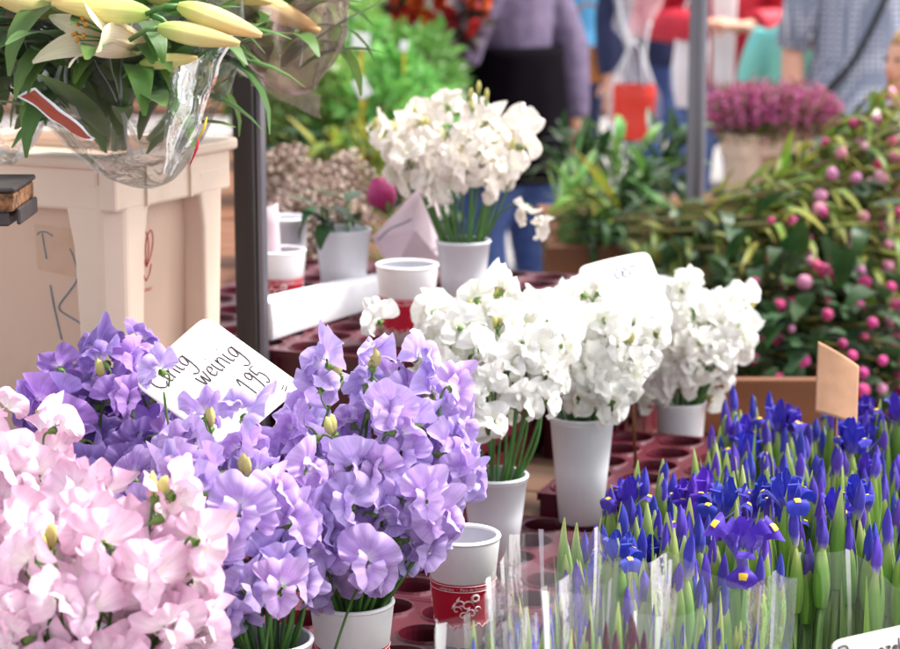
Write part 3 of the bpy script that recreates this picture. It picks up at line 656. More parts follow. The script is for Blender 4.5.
bunch('pale lavender sweet peas on long bare stems below the price card', 'purple', C_PM, .038, .10, P(222, 508, 1.82), (.066, .060, .062), 29, 23, 1.0, (3, 4), low=-.92, facecam=.45,
      extra=[(P(280, 590, 1.72), V((.1, -1, .0)), V((.1, 0, 1)), 1.15, [P(272, 600, 1.74), P(268, 630, 1.76), P(262, 680, 1.77)]), (P(232, 572, 1.75), V((-.3, -1, .0)), V((-.2, 0, 1)), 1.1, None), (P(240, 512, 1.72), V((-.1, -1, .1)), V((0, 0, 1)), 1.15, None),
             (P(160, 372, 1.88), V((-.6, -.7, .3)), V((.3, 0, 1)), .95, [P(164, 392, 1.90), P(170, 430, 1.90), P(190, 480, 1.88)])])
bunch('deep violet sweet peas between the beige tub and the price card', 'violet', C_PL, .038, .10, P(108, 425, 2.06), (.058, .052, .082), 26, 31, 1.0, (3, 4), low=-.9, facecam=.35)
bunch('blush pink sweet peas, the largest pink bunch, in a white vase', 'pink', C_PK, .04, .10, P(108, 590, 1.62), (.080, .06, .075), 28, 42, 1.08, (3, 4), facecam=.25, buds=.4)
bunch('blush pink sweet peas standing against the violet ones', 'pink', C_PK2, .038, .10, P(12, 500, 1.78), (.050, .05, .072), 16, 47, 1.1, (3, 4), facecam=.4)
bunch('white sweet peas in the short white vase', 'white', C_W1, .036, .0965, P(492, 342, 2.36), (.066, .06, .044), 23, 51, .98, (3, 4), low=-.55, facecam=.3,
      extra=[(P(378, 322, 2.32), V((-.3, -1, .2)), V((.2, 0, 1)), 1.0, [P(385, 335, 2.33), P(400, 372, 2.34), P(440, 420, 2.34)])])
bunch('white sweet peas in the vase among the tray holes', 'white', C_W2, .0375, .129, P(604, 330, 2.47), (.064, .06, .038), 24, 62, .98, (3, 4), low=-.5, facecam=.3)
bunch('white sweet peas on the small wooden stand', 'white', C_W3, .0345, .128, P(698, 335, 2.88), (.070, .065, .058), 28, 73, 1.0, (3, 4), low=-.6, facecam=.3)
e0, e1 = P(527, 212, 2.86), P(538, 226, 2.86)
bunch('cream white sweet peas in the vase before the dark apron', 'cream', C_W4, .037, .098, P(455, 146, 2.92), (.088, .07, .036), 26, 84, .95, (3, 4), low=-.5, buds=.6, facecam=.3,
      extra=[(e0, V((-.5, -.6, -.5)), V((.3, -.2, 1)), .9, [P(488, 238, 2.88), P(500, 214, 2.87), P(520, 203, 2.86), P(534, 208, 2.86)]), (e1, V((.4, -.6, -.6)), V((.2, -.3, 1)), .85, None)])

bt = [o for o in COL.objects if o.name.startswith('sweet_pea_bunch')][-1]; rd = random.Random(3)
for (px, py) in ((478, 92), (469, 97), (486, 100), (472, 108), (372, 128), (510, 150), (440, 170)):
    p_ = P(px, py, 2.86) - bt.location; o = link('bud', rd.choice(BUD), bt, frame(p_, V((rd.uniform(-.5, .5), -.5, .6)), V((0, 0, 1)), 1.0)); link('calyx', rd.choice(CX), o, Matrix.Scale(.8, 4))
    if py < 110: b = MB(); b.tube(spline([p_, p_ + V((.002, .01, -.03)), V((.01, .0, .20))], 4), .0012, 5); b.build('stem', M_['stem'], bt)
# short leafy stalks in the vase by the rose bud
rd = random.Random(5)
def leaf_mesh(name, L_, W, mat, bend=.2, fold=.25, seg=7, wav=.0):
    b = MB()
    def fn(u, v):
        s = (u - .5) * 2; w = W * (math.sin(math.pi * min(1, v * .94 + .03)) ** .75) * (1 - .35 * v)
        x = s * w / 2; y = L_ * v * math.cos(bend * v * 1.2); z = -L_ * math.sin(bend * v * 1.2) * v * .8 + fold * abs(x) + wav * math.sin(v * 9 + s)
        return (x, y, z)
    b.grid(fn, 4, seg); return b.mesh(name, [mat])
LF = {k: [leaf_mesh('leaf', l, w, M_[m], bd, fo) for bd, fo in ((.15, .2), (.5, .3), (.9, .15))] for k, (l, w, m) in
      {'peony': (.10, .040, 'leafdark'), 'peonyolive': (.16, .016, 'leafolive'), 'lily': (.13, .040, 'lilyleaf'), 'green': (.11, .022, 'leaf'), 'greendark': (.10, .030, 'leafdark'), 'olive': (.12, .02, 'leafolive'), 'light': (.07, .026, 'leaflight'), 'rose': (.05, .028, 'leafdark')}.items()}
def rdir(rd): 
    while True:
        v = V((rd.uniform(-1, 1), rd.uniform(-1, 1), rd.uniform(-1, 1)))
        if .1 < v.length < 1: return v.normalized()
t = thing('leafy_stalks', 'dark green leafy stalks in the white vase by the rose bud', 'foliage', C_W5)
for i in range(7):
    a = rd.uniform(0, 6.28); top = V((.03 * math.cos(a), .03 * math.sin(a), .110 + rd.uniform(0, .03)))
    b = MB(); b.tube([V((0, 0, .012)), top * .6, top], .002, 5); b.build('stem', M_['stem'], t)
    for j in range(2): link('leaf', rd.choice(LF['rose']), t, frame(top, V((math.cos(a + j * 2), math.sin(a + j * 2), rd.uniform(.1, .8))), V((0, 0, 1)), 1.1))
# pink rose bud leaning out of folded paper
rp = P(382, 196, 3.0); t = thing('rose', 'single pink rose bud leaning over folded pink paper', 'rose', P(408, 250, 3.02))
b = MB(); loc = t.location
ax = V((-.35, -.1, 1)).normalized(); 
def rosep(u, w, r0=1.0, tw=0):
    a = 2 * math.pi * u + tw; z = w; r = (.0165 * (math.sin(math.pi * (w * .88 + .08)) ** 1.1) + .0052 * w) * r0 * (1 + .04 * math.sin(3 * a + 5 * w)); return V((r * math.cos(a), r * math.sin(a), (z - .5) * .052))
M2 = frame(rp - loc, V((0, -1, 0)), ax)
b.grid(lambda u, w: rosep(u, w), 20, 10, 0, True)
for k in range(5): b.grid(lambda u, w, k=k: rosep(k / 5 + (u - .5) * .42, .06 + w * (.86 - .1 * (u - .5) ** 2 * 4), 1.06 + .03 * (k % 2) + .10 * w * (1 if k % 2 else .3)), 8, 6)
b.build('flower', M_['peony'], t, M2)
b = MB()
for k in range(5): b.grid(lambda u, w, k=k: rosep(k / 5 + .1 + (u - .5) * .16 * (1 - w), w * .4, 1.12), 3, 5)
b.build('sepals', M_['calyx'], t, M2)
b = MB(); b.tube([rp - loc + V((.006, 0, -.02)), V((-.004, 0, .02)), V((.006, 0, -.0)), V((.012, 0, -.055))], .0025, 6); b.build('stem', M_['stem'], t)
for k in range(4): link('leaf', rd.choice(LF['rose']), t, frame(V((.004 + k * .004, 0, .02 - .006 * k)) , V((rd.uniform(-.2, 1), rd.uniform(-1, .3), rd.uniform(0, .9))), V((0, 0, 1)), .9))
# folded paper cone
A, B, C, D, E = P(372, 238, 2.99), P(420, 186, 3.0), P(436, 183, 3.02), P(442, 262, 3.0), P(392, 272, 2.96)
b = MB(); q = P(409, 268, 2.98); b.add([A, B, D, E, P(415, 230, 2.95), C], [(0, 3, 4), (0, 4, 1), (1, 4, 2, 5), (3, 2, 4)])
zmin = min(p[2] for p in b.v); b.v = [(p[0], p[1], p[2]) for p in b.v]
o = b.build('wrapping_paper', M_['pinkpaper'], None, None, False, 0, .0012); tag(o, 'folded pale pink wrapping paper with a pencil line below the rose bud', 'paper')
b = MB(); b.tube(spline([P(378, 240, 2.965), P(390, 229, 2.955), P(402, 224, 2.95), P(412, 219, 2.95)], 4), .0009, 4); b.build('pencil_line', M_['greyink'], o)

# ------------------------------------------------------------------ irises
def spathe_mesh(seed):
    rd = random.Random(seed); b = MB(); L_ = .085 * rd.uniform(.85, 1.15)
    for k in range(2):
        tw = k * math.pi + rd.uniform(-.3, .3); ln = L_ * (1 if k == 0 else .82)
        def fn(u, v, tw=tw, ln=ln):
            a = tw + (u - .5) * 3.6 * (1 - .35 * v); r = .0080 * (math.sin(math.pi * (.22 + .77 * v)) ** .8) + .0003; return (r * math.cos(a), r * math.sin(a), ln * v)
        b.grid(fn, 8, 8)
    return b.mesh('spathe', [M_['spathe']])
def irisbud_mesh(seed, mat, L0):
    rd = random.Random(seed); b = MB(); L_ = L0 * rd.uniform(.85, 1.15)
    def fn(u, v):
        a = 2 * math.pi * u + v * 2.0; r = .0050 * (math.sin(math.pi * min(.985, .12 + .87 * v)) ** .8) * (1 + .18 * math.cos(3 * 2 * math.pi * u)); return (r * math.cos(a), r * math.sin(a), L_ * v)
    b.grid(fn, 18, 9, 0, True); 
    return b.mesh('bud', [mat])
def irisflower_mesh(seed, opening=1.0):
    rd = random.Random(seed); b = MB()
    for k in range(3):
        a = 2 * math.pi * k / 3 + rd.uniform(-.15, .15); c, s_ = math.cos(a), math.sin(a); dr = rd.uniform(.8, 1.2)
        def fall(u, v, c=c, s_=s_, dr=dr, lift=0):
            s = (u - .5) * 2; w = .0048 + .0095 * max(0, math.sin(math.pi * max(0, (v - .35)) / .72)) ** .8 * 1.0; x = s * w
            rr = (.004 + .030 * math.sin(min(1, v * 1.15) * 1.57)) * opening; z = .006 + .026 * math.sin(v * 2.1) - .030 * dr * max(0, v - .45) * opening - .25 * abs(x) + lift
            return (rr * c - x * s_, rr * s_ + x * c, z)
        b.grid(fall, 8, 10, 0)
        b.grid(lambda u, v: fall(.5 + (u - .5) * .34 * (1 - v * .4), .50 + v * .20, lift=.0009), 3, 4, 1)
        # style arm over the fall
        b.grid(lambda u, v, c=c, s_=s_: ((.003 + .017 * v) * c * opening - (u - .5) * .010 * (.6 + v) * s_, (.003 + .017 * v) * s_ * opening + (u - .5) * .010 * (.6 + v) * c, .012 + .026 * math.sin(v * 1.9) + .004 * v), 4, 5, 0)
        a2 = a + math.pi / 3; c2, s2 = math.cos(a2), math.sin(a2); ln = rd.uniform(.036, .046); op = rd.uniform(.15, .45) * opening
        def stand(u, v, c2=c2, s2=s2, ln=ln, op=op):
            s = (u - .5) * 2; w = .0022 + .0064 * math.sin(math.pi * min(1, v * .9 + .05)) * (1 + .15 * math.sin(9 * v + ln * 900)) ; x = s * w; rr = .003 + .026 * op * math.sin(v * 2.2) + .45 * abs(x) + .0018 * math.sin(11 * v + 4 * s)
            return (rr * c2 - x * s2, rr * s2 + x * c2, .008 + ln * v + .001 * math.sin(7 * v + s * 3))
        b.grid(stand, 6, 8, 0)
    return b.mesh('iris_flower', [M_['iris'], M_['irisyel']])
def irisleaf_mesh(seed, mat):
    rd = random.Random(seed); b = MB(); L_ = rd.uniform(.26, .40); W = rd.uniform(.014, .022); bd = rd.uniform(.04, .12); tw = rd.uniform(-.8, .8)
    def fn(u, v):
        s = (u - .5) * 2; w = W * (1 - v ** 2.2) * .5 + .0004; x = s * w; y = .006 + .0 * v + bd * v * v * L_ + .35 * abs(x); a = tw * v
        return (x * math.cos(a), y + x * math.sin(a) * .5, L_ * v)
    b.grid(fn, 4, 8); return b.mesh('iris_leaf', [mat])
SPA = [spathe_mesh(i) for i in range(5)]; IB = [irisbud_mesh(i, M_['iristip'], .036) for i in range(4)]; IBS = [irisbud_mesh(i + 9, M_['iristip'], .050) for i in range(3)]; MBUD = [irisbud_mesh(i + 19, M_['maroonbud'], .05) for i in range(3)]
IF = [irisflower_mesh(i) for i in range(6)] + [irisflower_mesh(20 + i, .6) for i in range(3)]
IL = [irisleaf_mesh(i, M_['irisleaf']) for i in range(5)]; ILP = [irisleaf_mesh(i + 7, M_['irispale']) for i in range(4)]; ILO = [irisleaf_mesh(i + 17, M_['orange_stem']) for i in range(3)]
def istem(h):
    b = MB(); b.tube([V((0, 0, 0)), V((.002, .001, h * .5)), V((0, 0, h))], [.0042, .004, .0036], 6); return b.mesh('stem', [M_['irisleaf']])
IST = istem(1.0)
def iris_bunch(label, c, rad, ztop, zb, n, popen, pblue, seed, wrap=None, leafset=None, budset=None, group='bunches of blue irises', spread=.25, jit=.025, leafn=2, bs=1.0):
    rd = random.Random(seed); c = V((c.x, c.y, zb)); t = thing('iris_bunch', label, 'flowers', c, 0, group); gold = 2.39996
    for i in range(n):
        r = rad * math.sqrt((i + .5) / n); a = gold * i + seed; foot = V((r * .62 * math.cos(a), r * .62 * math.sin(a), 0))
        tip = V((r * math.cos(a), r * math.sin(a), ztop - zb - .085 + rd.uniform(-jit, jit))); ax = (tip - foot); h = ax.length; ax.normalize()
        y = V((math.cos(a), math.sin(a), 0)); y = (y - ax * y.dot(ax)).normalized(); x = y.cross(ax)
        M0 = Matrix((x, y, ax)).transposed().to_4x4(); M0.translation = foot
        st = link('stem', IST, t, M0 @ Matrix.Diagonal((1, 1, h, 1)))
        top = M0 @ T(0, 0, h - .004)
        rz = Matrix.Rotation(rd.uniform(0, 6.28), 4, 'Z'); tl = Matrix.Rotation(rd.uniform(-.12, .12), 4, 'X')
        k = rd.random()
        link('spathe', rd.choice(SPA), t, top @ rz @ Matrix.Diagonal((bs, bs, 1, 1)))
        if k < popen: link('flower', rd.choice(IF), t, top @ T(0, 0, .066) @ rz @ tl @ Matrix.Scale(rd.uniform(.66, .88), 4))
        elif k < popen + pblue: link('bud', rd.choice(budset or IB), t, top @ T(0, 0, rd.uniform(.048, .066)) @ rz @ tl @ Matrix.Diagonal((bs, bs, bs, 1)))
        else: link('bud', rd.choice(IBS if not budset else budset), t, top @ T(0, 0, .033 - .004 * (1 - bs)) @ rz @ Matrix.Diagonal((bs, bs, 1, 1)))
        for j in range(leafn):
            lf = link('leaf', rd.choice(leafset or IL), t, M0 @ T(0, 0, max(.02, h - .33 * rd.uniform(.75, 1.15) - rd.uniform(.0, .05))) @ Matrix.Rotation(rd.uniform(0, 6.28), 4, 'Z') @ Matrix.Scale(rd.uniform(.75, 1.0), 4))
    if wrap:
        r0, r1, z0, z1, sd_ = wrap; rw = random.Random(sd_); nc = rw.randint(8, 9); ph = rw.uniform(0, 6)
        ca = [ph + 2 * math.pi * (k + rw.uniform(-.33, .33)) / nc for k in range(nc)]; dz = [rw.uniform(-.022, .010) for _ in range(nc)]; dr = [rw.uniform(.86, 1.2) for _ in range(nc)]
        def corner(k, w): k %= nc; r = (r0 + (r1 - r0) * w) * (1 + (dr[k] - 1) * (.3 + .7 * w)); return V((r * math.cos(ca[k]), r * math.sin(ca[k]), z0 + (z1 - z0) * w + dz[k] * w))
        bow = [rw.uniform(-.004, .009) for _ in range(nc)]
        def fac(k, u, w):
            q = corner(k, w).lerp(corner(k + 1, w), u); return q - V((q.x, q.y, 0)).normalized() * bow[k % nc] * math.sin(math.pi * u) * w + noise.noise_vector(V((q.x * 45, q.y * 45, q.z * 14 + sd_))) * .0032
        b = MB()
        for k in range(nc): b.grid(lambda u, w, k=k: tuple(fac(k, u, w)), 7, 12)
        w_ = b.build('cellophane_wrap', M_['film'], t, None, False)
        for k in range(nc):                                           # pale strips painted as highlight creases on the film
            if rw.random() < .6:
                wd = rw.uniform(.02, .12); w0 = rw.uniform(.1, .5); fb = MB(); fb.grid(lambda u, w, k=k, wd=wd, w0=w0: tuple(fac(k, .02 + u * wd * (.3 + w), w0 + (1 - w0) * w) * 1.004), 1, 10); fb.build('highlight_streak', M_['filmglint'], w_, None, False)
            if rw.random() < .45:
                u0, u1, wd, w1 = rw.uniform(.1, .5), rw.uniform(.4, .9), rw.uniform(.03, .14), rw.uniform(.8, .98); fb = MB(); fb.grid(lambda u, w, k=k, u0=u0, u1=u1, wd=wd, w1=w1: tuple(fac(k, u0 + (u1 - u0) * w + (u - .5) * wd * (1 - w), .45 + (w1 - .45) * w) * 1.004), 1, 10); fb.build('highlight_streak', M_['filmglint'], w_, None, False)
    return t
LOWZ = .47
lc = V((.42, 2.02)); table('low_bench', 'low dark bench under the irises', (.40, 1.99), (.50, 1.02), LOWZ, R(0), M_['wooddark'])
def ib(px, py, d): p = P(px, py, d); return p
IR = [ # px of centre, py of tips, depth, radius, n, open, blue, label
 (598, 532, 1.86, .034, 13, .0, .25, 'closed green irises with blue tips rising above the clear wraps', None),
 (662, 545, 1.82, .036, 14, .04, .25, 'closed irises in front of the open blue ones by the tray', None),
 (612, 520, 1.93, .040, 12, .0, .35, 'closed irises at the corner of the maroon tray', None),
 (665, 505, 1.95, .042, 14, .15, .35, 'half open irises between the clear wraps and the blue blooms', None),
 (650, 478, 2.10, .045, 13, .55, .35, 'open blue irises with yellow flecks beside the white vase', None),
 (735, 480, 2.04, .048, 14, .55, .35, 'open blue irises behind the low drooping bloom', None),
 (735, 520, 1.88, .040, 11, .2, .35, 'blue irises with one low bloom facing the clear wraps', None),
 (815, 478, 2.00, .048, 14, .6, .3, 'open blue irises showing bright yellow centres above long leaves', None),
 (890, 500, 1.98, .045, 13, .35, .4, 'blue irises wrapped in clear film above the white card', (.05, .075, .06, .50, 5)),
 (735, 440, 2.28, .046, 13, .1, .35, 'mostly closed irises behind the open blue ones', None),
 (810, 440, 2.26, .05, 15, .12, .3, 'closed pale green irises in front of the kraft card', None),
 (885, 440, 2.28, .05, 15, .15, .35, 'closed irises to the side of the kraft card', None),
 (755, 402, 2.52, .050, 14, .3, .5, 'irises in front of the peonies, left of the kraft card', None),
 (835, 402, 2.54, .050, 14, .3, .5, 'blue irises right behind the kraft card', None),
 (905, 405, 2.52, .050, 14, .4, .4, 'blue irises below the pale pink peonies', None),
]
for i, (px, py, d, r, n, po, pb, lab, wr) in enumerate(IR):
    p = P(px, py, d); iris_bunch(lab, p, r, p.z - .022, LOWZ + .002, int(n * 1.65), po * .26, pb * .95, 100 + i, wr)
# the one low bloom turned to the viewer
WR = [(488, 632, 1.60, .026, 12, (.026, .036, .30, .5, 3), 603, 'small clear wrapped iris buds right beside the empty paper cup', ILP, None),
      (556, 612, 1.68, .036, 26, (.036, .047, .30, .5, 21), 548, 'clear wrapped pale iris buds with bright creases next to the maroon buds', ILP, None),
      (612, 628, 1.58, .034, 22, (.036, .050, .30, .5, 8), 575, 'clear wrapped maroon buds with orange stalks', ILO, MBUD),
      (705, 618, 1.68, .050, 34, (.048, .062, .30, .5, 13), 580, 'clear wrapped pale iris buds below the drooping bloom', ILP, None)]
for i, (px, py, d, r, n, wr, wy, lab, ls, bs) in enumerate(WR):
    p = P(px, py, d); wr = (wr[0], wr[1], .25, P(px, wy, d).z - LOWZ - .002, wr[4])
    iris_bunch(lab, p, r, p.z - .010, LOWZ + .002, n, 0, .15 if not bs else .4, 200 + i, wr, ls, bs, 'irises in clear wraps', leafn=4, jit=.022, bs=.55)
t2 = thing('iris', 'single blue iris bloom bending out with yellow and white flecks', 'flower', V((P(742, 545, 1.80).x, P(742, 545, 1.80).y + .02, LOWZ + .002)))
tipp = P(741, 556, 1.80) - t2.location; b = MB(); b.tube([V((0, 0, 0)), V((0, 0, tipp.z * .7)), tipp], .0038, 6); b.build('stem', M_['irisleaf'], t2)
link('flower', IF[1], t2, frame(tipp, V((0, -.75, .65)), V((0, .65, .75)), 1.0) @ Matrix.Rotation(R(-90 + 0), 4, 'X') @ Matrix.Rotation(R(90), 4, 'Z'))
link('spathe', SPA[0], t2, T(tipp.x, tipp.y, tipp.z - .065))
print('irises ok')
# ------------------------------------------------------------------ lilies in cellophane
def lilybud_mesh(seed, L_=.095):
    rd = random.Random(seed); b = MB(); bd = rd.uniform(-.12, .12)
    def fn(u, v):
        a = 2 * math.pi * u; r = .0155 * (math.sin(math.pi * min(.99, .06 + .90 * v ** .85)) ** .7) * (1 - .18 * v) * (1 - .10 * abs(math.sin(1.5 * a)) ** .5 + .02 * math.cos(6 * a)); return (r * math.cos(a) + bd * v * v * .05, L_ * v, r * math.sin(a))
    b.grid(fn, 24, 12, 0, True); b.tube([(0, -.03, -.02), (0, -.012, -.004), (0, .003, 0)], [.003, .003, .004], 6, 1); return b.mesh('bud', [M_['lily'], M_['stem']])
def lilyopen_mesh(seed):
    rd = random.Random(seed); b = MB()
    for k in range(6):
        a = 2 * math.pi * k / 6 + (.1 if k % 2 else 0); c, s_ = math.cos(a), math.sin(a); L_ = rd.uniform(.095, .11); op = (.046 if k % 2 else .036) * rd.uniform(.8, 1.4); wd = .020 if k % 2 else .015
        def fn(u, v, c=c, s_=s_, L_=L_, op=op, wd=wd):
            s = (u - .5) * 2; w = wd * (math.sin(math.pi * min(.99, .1 + .88 * v)) ** .8); x = s * w; r = .006 + .007 * math.sin(v * 2.5) + op * v ** 3 - .35 * x * x / .02
            return (r * c - x * s_, L_ * v - .012 * v ** 6, r * s_ + x * c)
        b.grid(fn, 8, 12, 0)
    for k in range(6):
        a = k * 1.047 + .4; b.tube([(0, .01, 0), (.006 * math.cos(a), .05, .006 * math.sin(a)), (.011 * math.cos(a), .074, .011 * math.sin(a))], .0008, 4, 2); b.tube([(.008 * math.cos(a), .074, .008 * math.sin(a)), (.014 * math.cos(a), .076, .014 * math.sin(a))], .0022, 5, 1)
    b.tube([(0, -.035, -.03), (0, -.012, -.006), (0, .003, 0)], [.003, .003, .005], 6, 2); return b.mesh('flower', [M_['lilyin'], M_['anther'], M_['stem']])
LB = [lilybud_mesh(i) for i in range(4)]; LO = lilyopen_mesh(3)
def lily_bunch(label, c, foot, buds, nleaf, lr, seed, opens=(), stems=5):
    rd = random.Random(seed); t = thing('lily_bunch', label, 'flowers', foot, 0, 'lily bunches in the beige tub'); foot = V(foot); c = V(c) - foot
    for (p, d, s) in buds: link('bud', rd.choice(LB), t, frame(V(p) - foot, d, V((0, 0, 1)), s))
    for (p, d, s) in opens: link('flower', LO, t, frame(V(p) - foot, d, V((.3, 0, 1)), s))
    tops = []
    for i in range(stems):
        a = 2 * math.pi * i / stems; top = c + V((lr.x * .5 * math.cos(a), lr.y * .5 * math.sin(a), lr.z * .3)); tops.append(top)
        b = MB(); b.tube(bez(V((.012 * math.cos(a), .012 * math.sin(a), 0)), V((c.x * .4, c.y * .4, c.z * .5)), top, 7), [.0045] * 8, 6); b.build('stem', M_['stem'], t)
    for i in range(nleaf):
        d = rdir(rd); p = c + V((d.x * lr.x, d.y * lr.y, d.z * lr.z - lr.z * .25)) * rd.uniform(.1, .75); od = V((d.x, d.y, rd.uniform(.1, 1.6)))
        link('leaf', rd.choice(LF['lily']), t, frame(p, od, V((0, 0, 1)), rd.uniform(.65, 1.15)))
    return t
def sleeve(t, c, r, h, ph, mat, lob=5, bot=.12, nz=.018, tip=V((0, 0, 0)), streaks=9, seed=1):
    """a crumpled cellophane bowl: closed at the bottom point, open at the top"""
    rw = random.Random(seed)
    def fn(u, w):
        a = 2 * math.pi * u; k = (math.sin(w * 1.45) ** .75); q = 1 + .10 * math.sin(lob * a + ph) * w + .06 * math.sin(11 * a + 2.5 * w + ph) * w
        p = V((r.x * k * q * math.cos(a), r.y * k * q * math.sin(a), -h + (h + .05) * w ** 1.25 + .02 * math.sin(3 * a + ph) * w)) + tip * (1 - w) ** 2
        nn = noise.noise_vector(p * 11 + V((seed, 0, 0))) * nz * w + noise.noise_vector(p * 34) * nz * .22
        return p + nn + V(c)
    b = MB(); b.grid(fn, 120, 36, 0, True); s = b.build('cellophane_wrap', mat, t)
    for k in range(streaks):
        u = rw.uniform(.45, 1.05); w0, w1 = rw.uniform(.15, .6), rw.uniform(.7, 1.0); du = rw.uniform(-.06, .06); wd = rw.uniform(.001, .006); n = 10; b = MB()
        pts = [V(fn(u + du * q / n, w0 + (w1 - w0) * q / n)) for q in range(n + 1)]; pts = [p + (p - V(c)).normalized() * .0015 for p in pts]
        b.grid(lambda uu, vv, pts=pts, wd=wd: tuple(pts[min(n, int(vv * n + .5))] + V((1, .3, .2)).normalized() * (uu - .5) * wd * (1.2 - vv)), 1, n); b.build('highlight_streak', M_['filmglint'], s)  # pale strip laid on the film as a painted highlight
    return s, fn
tubc = V((K.x, K.y, 0)) + V((math.cos(TANG) * TW / 2 - math.sin(TANG) * TD / 2, math.sin(TANG) * TW / 2 + math.cos(TANG) * TD / 2, 0))
f1 = V((tubc.x + .06, tubc.y - .03, KZ + HT - .005))
c1 = P(120, 45, 2.18)
bl = lambda px, py, qx, qy, d, s, dd=0.0: (P(px, py, d), P(qx, qy, d + dd) - P(px, py, d), s)
lb = lily_bunch('cream lilies with one opening bloom, wrapped above the tub corner', c1, f1,
  [bl(150, 14, 60, 4, 2.06, 1.0), bl(140, 64, 200, 58, 2.09, .6), bl(60, 14, 20, 4, 2.10, .8), bl(135, 12, 45, 2, 2.12, 1.0), bl(98, 50, 46, 46, 2.12, .62), bl(158, 28, 222, 40, 2.045, .85), bl(178, 6, 234, 26, 2.05, .9), bl(60, -20, 120, -4, 2.16, .9), bl(130, -12, 190, 4, 2.16, .8), bl(200, -14, 250, -2, 2.2, .8), bl(20, -22, 75, -30, 2.2, .9), bl(100, -30, 150, -60, 2.2, 1.0), bl(160, -40, 200, -80, 2.25, 1.0)],
  180, V((.115, .080, .125)), 3, [bl(143, 46, 66, 26, 2.10, .95, -.055)])
sl, fn1 = sleeve(lb, c1 - f1 + V((.005, -.01, -.0)), V((.120, .085, 0)), .135, 1.0, M_['crinkle'], 4, tip=V((.03, -.03, -.01)), streaks=16, seed=4)
def flap(u, w):
    L_ = spline([P(172, 72, 2.075), P(168, 118, 2.065), P(160, 168, 2.07)], 10); R_ = spline([P(232, 34, 2.09), P(206, 108, 2.075), P(172, 174, 2.075)], 10); k = min(20, int(w * 20 + .5)); q = L_[k].lerp(R_[k], u)
    return tuple(q - f1 + V((0, -.012 * math.sin(u * 9) * (1 - w * .4), 0)) + noise.noise_vector(q * 30) * .007 + noise.noise_vector(q * 70) * .0015)
b = MB(); b.grid(flap, 16, 20); b.build('crumpled_flap', M_['shiny'], sl, None, False)
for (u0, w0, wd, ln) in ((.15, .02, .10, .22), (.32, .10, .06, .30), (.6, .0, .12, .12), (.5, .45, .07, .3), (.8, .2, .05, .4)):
    b = MB(); b.grid(lambda u, w: tuple(V(flap(u0 + (u - .5) * wd * math.sin(.3 + 2.6 * w), w0 + ln * w)) + V((0, -.002, 0))), 2, 8); b.build('highlight_streak', M_['filmglint'], sl, None, False)  # whitish patches put on the flap as painted glints
# orange sticker with a white border on the film
qd = [P(15, 97, 2.085), P(36, 89, 2.085), P(97, 138, 2.075), P(86, 141, 2.075)]
def quadgrid(q, s): 
    m = (q[0] + q[1] + q[2] + q[3]) / 4; q = [m + (p - m) * s for p in q]
    def fn(u, v): return tuple(q[0] * (1 - u) * (1 - v) + q[1] * u * (1 - v) + q[2] * u * v + q[3] * (1 - u) * v - f1 + noise.noise_vector(V((u * 2, v * 4, 1))) * .004)
    return fn
b = MB(); b.grid(quadgrid(qd, 1.0), 6, 12); bo = b.build('sticker_border', M_['labeledge'], sl)
b = MB(); b.grid(lambda u, v: tuple(V(quadgrid(qd, 1.0)(.12 + u * .76, .04 + v * .92)) + V((0, -.0012, 0))), 6, 12); b.build('sticker', M_['label'], sl)
for k, (pts, mt) in enumerate((([(198, 140), (204, 128), (207, 117)], 'irisyel'), ([(190, 165), (197, 148), (199, 138)], 'redink'), ([(205, 100), (214, 82), (216, 74)], 'redink'))):
    b = MB(); b.tube([P(x, y, 2.12) - f1 for x, y in pts], [.0006, .0016, .0006], 5); b.build('printed_mark', M_[mt], sl)
f2 = V((tubc.x + .10, tubc.y + .06, KZ + HT - .005)); c2 = P(268, 22, 2.36)
lb2 = lily_bunch('lilies in pink printed cellophane leaning over the dark post', c2, f2,
  [bl(245, -4, 308, 26, 2.32, .95), bl(262, -24, 325, -10, 2.34, .9), bl(225, -30, 262, -50, 2.36, .9), bl(300, -50, 330, -80, 2.36, .9)], 46, V((.075, .06, .09)), 8, (), 4)
sleeve(lb2, c2 - f2 + V((.008, 0, -.005)), V((.082, .065, 0)), .095, 2.2, M_['filmpink'], 5, tip=V((.03, 0, .02)), streaks=10, seed=9)
b = MB(); 
b.grid(lambda u, v: tuple(P(252 + 70 * u, 80 + 28 * u + (v - .5) * (14 + 10 * u), 2.33) - f2 + noise.noise_vector(V((u * 3, v, 2))) * .006), 8, 3); b.build('pink_print_strip', M_['filmpink'], lb2)
f3 = V((tubc.x - .10, tubc.y + .0, KZ + HT - .005)); c3 = P(5, 70, 2.24)
lb3 = lily_bunch('dark leafy lilies in crinkled film at the rear of the tub', c3, f3, [bl(-20, 20, -60, 0, 2.2, .9), bl(-5, -20, 30, -50, 2.2, .9)], 46, V((.06, .06, .10)), 12, (), 4)
sleeve(lb3, c3 - f3, V((.07, .06, 0)), .10, .3, M_['crinkle'], 5, streaks=8, seed=15)
b = MB(); b.grid(lambda u, v: tuple(P(6 + 20 * u, 14 + 14 * v, 2.16) - f3 + noise.noise_vector(V((u * 2, v, 5))) * .006), 4, 4); b.build('orange_print', M_['label'], lb3)

